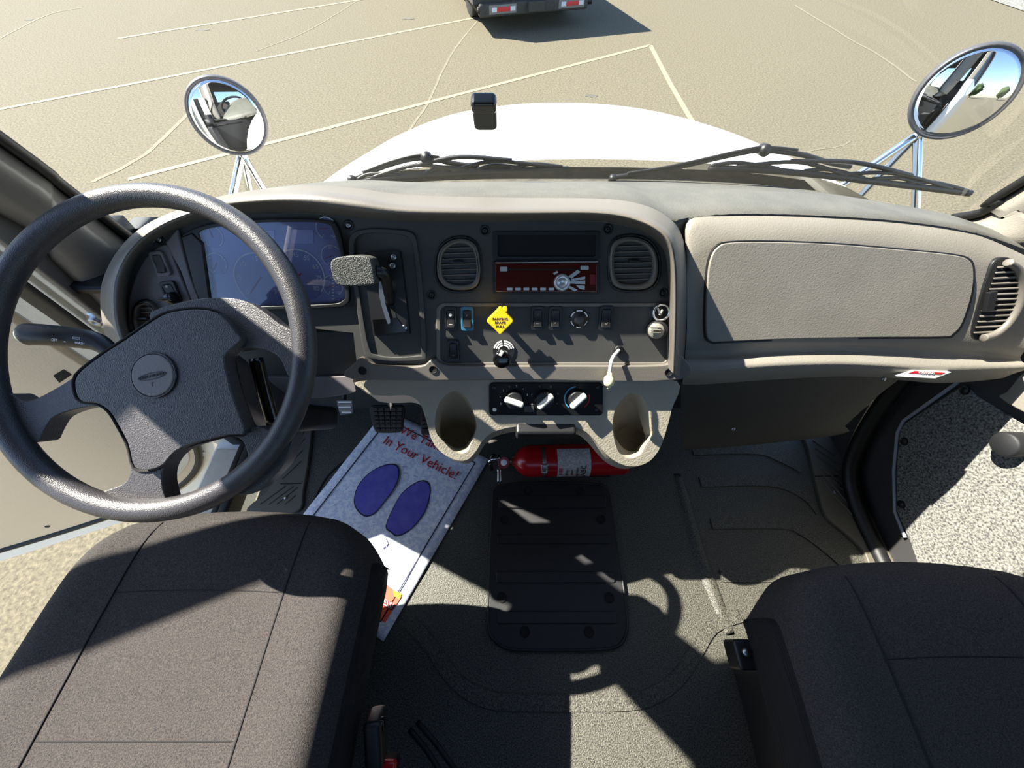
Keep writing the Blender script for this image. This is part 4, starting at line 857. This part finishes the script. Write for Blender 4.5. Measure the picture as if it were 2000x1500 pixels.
for f_ in (fl1, fl2):
    cx, cy = sum(p[0] for p in f_) / len(f_), sum(p[1] for p in f_) / len(f_)
    pprint('footprint_outline', mp([(cx + (x - cx) * 1.05, cy + (y - cy) * 1.05) for x, y in f_]), DARKLINE, .0050); pprint('footprint', mp(f_), NAVY, .0055)
def ptext(s_, p0, p1, size, m):       # lettering between two pixels
    a, b = FM.L(*p0, .0055), FM.L(*p1, .0055); ang = math.atan2(b[1] - a[1], b[0] - a[0])
    return text('red_lettering' if m is REDINK else 'lettering', s_, FM.M(FM.P((a[0] + b[0]) / 2, (a[1] + b[1]) / 2, .0055), ang), size, m, sheet, depth=.0003), math.hypot(b[0] - a[0], b[1] - a[1])
o_, d_ = ptext('In Your Vehicle!', (741, 854), (905, 936), .046, REDINK)
ptext('We Take Pride', (772, 834), (930, 905), .046, REDINK)
a_ = FM.L(742, 1200, .005)
pprint('printed_block', mp([(690, 1120), (752, 1140), (784, 1165), (752, 1216), (690, 1180)]), ORANGE)
pprint('printed_band', mp([(700, 1138), (774, 1182), (766, 1194), (692, 1150)]), DARKRED, .0056)
ptext('ESS!', (744, 1172), (771, 1188), .020, STICKER)
pprint('printed_spot', mp([(768, 1152), (784, 1160), (780, 1170), (770, 1164)]), YELLOW, .0056)
pprint('printed_diamond', mp([(735, 1052), (752, 1050), (758, 1062), (746, 1072)]), mat('pale_pink_print', (214, 196, 214), .8), .0054)
for i in range(46):
    x, y = -random.uniform(.05, wid - .05), random.uniform(.12, hgt - .05); a = random.uniform(0, 3.1); l_ = random.uniform(.004, .012)
    c_, s_ = math.cos(a), math.sin(a)
    pprint('scuff_mark', [(x - l_ * c_, y - l_ * s_), (x + .001 * s_, y - .001 * c_), (x + l_ * c_, y + l_ * s_), (x - .001 * s_, y + .001 * c_)], mat('grey_scuff', (150, 156, 184), .9), .0053)
# fire extinguisher
fx = root('fire_extinguisher', 'red fire extinguisher with white label strapped to the floor under the console', 'fire extinguisher', tuple(atZ(1095, 900, FZ + .01)))
EZ = FZ + .062; pL, pR = atZ(1002, 901, EZ), atZ(1195, 897, EZ); axd = (pR - pL).normalized(); LEN = (pR - pL).length + .05; ER = .052
cyl = lathe('tank', pL, axd, [(0, -.004), (.014, -.004), (.016, .004), (.03, .012), (.045, .03), (ER, .052), (ER, LEN - .02), (.045, LEN - .004), (0, LEN)], RED, fx, n=40)
def band(name, s0, s1, rr_, a0, a1, m, parent, n=18):
    s = Vector((0, 0, 1)); t = axd.cross(s).normalized(); s = t.cross(axd)
    V = [pL + axd * h + (t * math.sin(a) + s * math.cos(a)) * rr_ for h in (s0, s1) for a in [math.radians(a0 + (a1 - a0) * i / n) for i in range(n + 1)]]
    return raw(name, V, [(i, i + 1, n + 2 + i, n + 1 + i) for i in range(n)], m, parent)
lb = band('paper_label', .140, .245, ER + .0008, -20, 110, mat('label_paper', (206, 204, 202), .6, vary=((168, 166, 166), 160, .08)), fx)
def ltext(s_, sa, ang, size, m):
    a = math.radians(ang); s = Vector((0, 0, 1)); t = axd.cross(s).normalized(); s = t.cross(axd)
    n_v = t * math.sin(a) + s * math.cos(a); p = pL + axd * sa + n_v * (ER + .0016)
    f_ = Frame(p, axd, n_v.cross(axd)); return text('label_lettering', s_, f_.M(p, math.pi / 2), size, m, lb, depth=.0003)
ltext('FIRE', .150, 62, .016, REDINK); ltext('ABC', .222, 62, .024, BLACK); ltext('PULL', .170, 66, .012, BLACK); ltext('AIM', .186, 66, .012, BLACK); ltext('SQUEEZE', .202, 66, .009, BLACK)
for sa in (.170, .187, .204): band('label_icon', sa - .004, sa + .004, ER + .0014, 78, 86, REDINK, lb, n=4)
for k in range(6): band('label_print', .150, .238, ER + .0012, 92 + k * 3, 93.4 + k * 3, GREYINK, lb, n=2)
band('steel_strap', .092, .104, ER + .002, -30, 200, STEEL, fx, n=30)
s_ = Vector((0, 0, 1)); t0 = axd.cross(s_).normalized()
bp_ = pL + axd * .098 + (t0 * .75 + s_ * .66) * (ER + .003)
fb = Frame(bp_, axd, (s_ * .75 - t0 * .66))
lplate('strap_buckle', rr(-.010, -.016, .010, .016, .004), fb, -.002, .005, CHROME, fx, holes=[rr(-.006, -.011, .006, .011, .003)], bevel=.001)
va = pL - axd * .012
lathe('valve_neck', pL + axd * .0, -axd, [(0, 0), (.013, 0), (.013, .02), (.018, .024), (.018, .045), (.012, .05), (0, .05)], CHROME, fx, n=20)
ga = pL - axd * .030 + t0 * .012 + s_ * .022
gg = lathe('pressure_gauge', ga, s_ + t0 * .5, [(0, 0), (.019, 0), (.019, .008), (.0175, .010), (.0165, .0085), (0, .0085)], mat('gauge_red', (150, 60, 66), .4), fx, n=26)
lathe('gauge_face', ga + (s_ + t0 * .5).normalized() * .0088, s_ + t0 * .5, [(0, 0), (.010, 0), (.010, .0006), (0, .0006)], WHITEINK, gg, n=20)
tube('carry_handle', crv([pL - axd * .04 + s_ * .01, pL - axd * .062 + s_ * .03 - t0 * .01, pL - axd * .075 + s_ * .005 - t0 * .0, pL - axd * .07 - s_ * .02 + t0 * .02], 5), .006, BLACKG, fx)
tube('squeeze_lever', crv([pL - axd * .035 + s_ * .025, pL - axd * .058 + s_ * .038 + t0 * .005, pL - axd * .078 + s_ * .025 + t0 * .01], 5), .0055, CHROME, fx)
lathe('discharge_nozzle', pL - axd * .045 + t0 * .02, t0 - s_ * .2, [(0, 0), (.009, 0), (.009, .012), (.0075, .014), (.0085, .045), (.006, .046), (0, .04)], CHROME, fx, n=16)
slab('mount_bracket', pL.x + .04, pL.x + LEN - .05, pL.y - .03, pL.y + .03, FZ + .001, FZ + .012, BLACK, fx)

# pedals
bp2 = root('brake_pedal', 'black rubber brake pedal with square tread blocks above the paper mat', 'pedal', tuple(atD(755, 818, 1.2)))
pcen = atD(756, 818, 1.20); FB = Frame(pcen, (1, .05, 0), (0, .62, .78))
pd = plate('pedal_pad', cr([(722, 796), (740, 793), (770, 793), (789, 796), (788, 822), (785, 842), (770, 846), (742, 846), (731, 840), (725, 820)], 3), FB, -.012, .0, RUBBER, bp2, bevel=.003)
for j in range(6):
    for i in range(5):
        w0_, w1_ = 726 + j * 1.3, 786 - j * .4
        x = w0_ + (w1_ - w0_) * (i + .5) / 5; y = 800 + j * 8.0
        plate('tread_block', rr(x - 4.6, y - 3.1, x + 4.6, y + 3.1, 1, 1), FB, -.001, .006, RUBBER, pd, smooth=False)
tube('pedal_arm', [FB.P(.015, .03, -.01), FB.P(.03, .14, .02), FB.P(.035, .26, .03)], .011, STEEL, bp2)
ap = root('accelerator_pedal', 'black ribbed accelerator pedal beside the console', 'pedal', tuple(atD(830, 822, 1.25)))
pd2 = plate('pedal_pad', rr(822, 792, 862, 850, 5), Frame(atD(838, 822, 1.26), (1, 0, 0), (0, .62, .78)), -.012, .0, RUBBER, ap, bevel=.003)
for k in range(6): plate('tread_rib', rr(824, 798 + k * 8, 860, 802 + k * 8, 1, 1), Frame(atD(838, 822, 1.26), (1, 0, 0), (0, .62, .78)), -.001, .004, RUBBER, pd2, smooth=False)
tube('pedal_arm', [atD(838, 806, 1.27), atD(838, 795, 1.27) + lo(0, .06, .06), lo(atD(838, 795, 1.27).x, .83, .40)], .010, RUBBER, ap)
cs = root('foot_pedal', 'small grey ribbed foot pedal beside the brake pedal', 'pedal', tuple(atD(674, 795, 1.28)))
fL = Frame(atD(674, 797, 1.28), (1, .05, 0), (0, .62, .78))
tube('pedal_arm', [atD(672, 790, 1.285), atD(672, 782, 1.285) + lo(0, .10, .06), lo(atD(672, 782, 1.285).x, .83, .42)], .008, RUBBER, cs)
pl_ = plate('pedal_pad', [(657, 782), (688, 782), (689, 808), (664, 810), (660, 796)], fL, -.004, .0, mat('label_grey', (96, 96, 98), .6), cs, smooth=False)
for k, (a, b) in enumerate(((660, 686), (659, 687), (661, 685), (664, 687), (667, 686))): plate('tread_rib', [(a, 784 + k * 5), (b, 784 + k * 5), (b, 787 + k * 5), (a, 787 + k * 5)], fL, -.001, .0006, GREYINK if k % 2 else STICKER, pl_, smooth=False)

# sill plates
def sillplate(label, out, ribs, screws_, joint):
    r = root('sill_plate', label, 'sill plate', tuple(atZ(*out[0], FZ)))
    P_ = mat('sill_plastic', (92, 88, 78), .5, bump=('n', 700, .2))
    b = plate('plate_body', cr(out, 3), FF, -.03, .012, P_, r, bevel=.004)
    for rib in ribs: tube('plate_rib', [FF.W(x, y, .0125) for x, y in rib], .0034, P_, b, n=6)
    for x, y in screws_: lathe('plate_screw', FF.W(x, y, .0125), (0, 0, 1), [(0, 0), (.006, 0), (.005, .003), (0, .003)], STEEL, b, n=12)
    if joint: tube('plate_joint', [FF.W(x, y, .0122) for x, y in joint], .002, DEEP, b, n=6)
    return r
ribsL = [[(545 + i * 11 + 6, 935 - i * 26), (588 + i * 3.5 - 1, 905 - i * 22 - 4)] for i in range(8)] + [[(508, 984), (556, 950)], [(525, 984), (572, 950)], [(540, 984), (580, 952)], [(556, 984), (576, 968)]]
sillplate('dark ribbed sill plate by the driver door opening', [(482, 992), (520, 960), (545, 925), (570, 870), (590, 810), (600, 780), (612, 780), (608, 850), (601, 910), (592, 960), (586, 994), (540, 1010), (490, 1010)], ribsL, [(558, 972)], [(548, 945), (588, 944)])
ribsR = [[(1588 + i * 4, 860 + i * 14), (1632 + i * 4, 890 + i * 14)] for i in range(6)] + [[(1608 + i * 10, 938 + i * 0), (1628 + i * 13, 968 - i * 2), (1690 + i * 9, 1030 - i * 6), (1716 + i * 9, 1072 - i * 2)] for i in range(6)]
sillplate('dark ribbed sill plate by the carpeted passenger door', [(1568, 832), (1642, 828), (1650, 880), (1660, 925), (1705, 965), (1735, 1000), (1765, 1060), (1795, 1125), (1760, 1140), (1708, 1130), (1690, 1080), (1650, 1040), (1612, 1005), (1592, 935), (1580, 880)], ribsR, [(1630, 962), (1710, 1006)], [(1592, 930), (1636, 930), (1662, 925)])

# ================================================================== doors
H0 = lo(-1.12, .62, 0); de = lo(-.93, -.36, 0).normalized()
FD = Frame(H0, -de, (0, 0, 1))                       # local x is negative along the door
dd = root('cab_door', 'open driver door with beige inner panel, white skin and window glass', 'door', tuple(H0 + lo(0, 0, -.2)))
card = cr([(-.02, .42), (-.03, .12), (-.07, .0), (-.13, -.09), (-.22, -.165), (-.34, -.215), (-.57, -.24), (-.82, -.235), (-1.02, -.22)], 3, False)
lplate('door_skin', [(.0, 1.02), (.0, .36), (-.01, .02), (-.06, -.10), (-.15, -.23), (-.3, -.32), (-.57, -.37), (-1.06, -.36), (-1.06, 1.02)], FD, -.07, -.012, WHITEP, dd, bevel=.012)
lplate('door_card', [(-.02, 1.0)] + card + [(-1.02, 1.0)], FD, -.03, .012, DOORTAN, dd, bevel=.006)
tube('card_trim', [FD.P(x, y, .010) for x, y in card], .013, GASKET, dd)
tube('card_trim', [FD.P(x, y - .018, .004) for x, y in card[6:]], .010, STEEL, dd)
lplate('lower_insert', cr([(-.06, .12), (-.10, .0), (-.16, -.07), (-.24, -.12), (-.30, -.10), (-.24, .06), (-.12, .2)], 3), FD, .010, .016, CREAM, dd, bevel=.003)
plate('pull_recess', [(104, 734), (124, 722), (140, 732), (116, 748)], FD, .010, .0135, DEEP, dd, smooth=False)
lathe('card_clip', FD.P(-.70, -.17, .012), FD.ez, [(0, 0), (.008, 0), (.006, .003), (0, .003)], BLACK, dd, n=12)
wfr = [(-.015, 1.0), (-.06, 1.71), (-.12, 1.765), (-.97, 1.78), (-1.04, 1.72), (-1.05, 1.0)]
win = [(-.085, 1.02), (-.125, 1.58), (-.17, 1.615), (-.92, 1.625), (-.97, 1.59), (-.985, 1.02)]
lplate('window_frame', wfr, FD, -.05, .0, BROW, dd, holes=[win], bevel=.006)
lplate('door_glass', win, FD, -.028, -.024, GLASS, dd, smooth=False)
# passenger door
pdx = 1.125
rdoor = root('cab_door', 'closed passenger door with grey carpet panel and beige arm rest', 'door', (pdx, .1, .1))
FR = Frame((pdx, 0, 0), (0, -1, 0), (0, 0, 1))       # faces the cab (-X)
if FR.ez.x > 0: FR = Frame((pdx, 0, 0), (0, 1, 0), (0, 0, 1))
sgn = -1 if FR.ex.y < 0 else 1
yz = lambda pts: [(sgn * y, z) for y, z in pts]
lplate('door_skin', yz([(.66, .0), (.66, 1.02), (-.42, 1.02), (-.42, -.02)]), FR, -.09, -.02, WHITEP, rdoor, bevel=.01)
lplate('door_card', yz([(.62, .06), (.62, 1.0), (-.42, 1.0), (-.42, .06)]), FR, -.03, -.004, mat('door_dark_trim', (56, 55, 56), .6), rdoor, bevel=.006)
cpx = [(1757, 842), (1768, 826), (1880, 752), (1905, 775), (1955, 805), (2040, 850), (2250, 980), (2250, 1250), (1960, 1180), (1800, 1125), (1778, 1060), (1752, 1000), (1750, 920)]
plate('carpet_panel', cpx, FR, -.004, .006, CARPET, rdoor, bevel=.002)
tube('carpet_edge', [FR.W(x, y, .004) for x, y in [(1768, 1050), (1748, 1000), (1746, 920), (1753, 845), (1765, 822), (1872, 746)]], .0045, mat('pale_edge', (150, 155, 165), .4), rdoor)
for x, y in ((1766, 862), (1884, 762), (1760, 985)): lathe('carpet_clip', FR.W(x, y, .006), FR.ez, [(0, 0), (.012, 0), (.009, .004), (0, .005)], BLACK, rdoor, n=16)
lathe('round_knob', FR.W(1990, 868, .006), FR.ez, [(0, 0), (.028, 0), (.028, .030), (.024, .036), (0, .036)], RUBBER, rdoor, n=28)
arp = cr([(1950, 776), (1965, 765), (2005, 722), (2090, 690), (2200, 800), (2120, 860), (2010, 812)], 3)
plate('arm_rest', arp, FR, .0, .035, TAN, rdoor, bevel=.018, seg=4)
lplate('window_frame', yz([(.66, 1.0), (.38, 1.66), (-.42, 1.68), (-.42, 1.0)]), FR, -.07, -.02, BROW, rdoor, holes=[yz([(.58, 1.02), (.34, 1.58), (-.36, 1.60), (-.36, 1.02)])], bevel=.006)
lplate('door_glass', yz([(.59, 1.0), (.35, 1.59), (-.37, 1.61), (-.37, 1.0)]), FR, -.045, -.041, GLASS, rdoor, smooth=False)
# black door seal between sill and passenger door
ps_ = tube('trim_8', [atX(1590, 860, 1.06) if False else p for p in crv([lo(1.075, .66, .74), lo(1.085, .60, .45), lo(1.09, .50, .22), lo(1.09, .38, .13), lo(1.095, .1, .11), lo(1.10, -.4, .11)], 6)], .022, GASKET, n=10)
tag(ps_, 'black rubber door seal along the passenger door opening', 'seal', kind='structure')
kq = loft('wall_side', [[lo(1.10, y, z) for y, z in ((.62, FZ), (.84, FZ), (.84, .70), (.70, .74))], [lo(1.04, y + .03, z) for y, z in ((.62, FZ), (.84, FZ), (.84, .68), (.72, .72))]], RUBBER, smooth=False)
tag(kq, 'dark kick wall at the passenger footwell', 'wall', kind='structure')
kq = slab('wall_side', -.99, -.92, .64, .75, FZ, .85, RUBBER); slab('cowl_side_sun_block', -.99, -.92, .75, .92, FZ, .752, RUBBER, kq); slab('cowl_side_sun_block', -.99, -.92, .75, .835, .752, .812, RUBBER, kq); tag(kq, 'dark kick wall at the driver footwell', 'wall', kind='structure')  # cowl side slabs added unseen to block sun leaking onto the paper mat
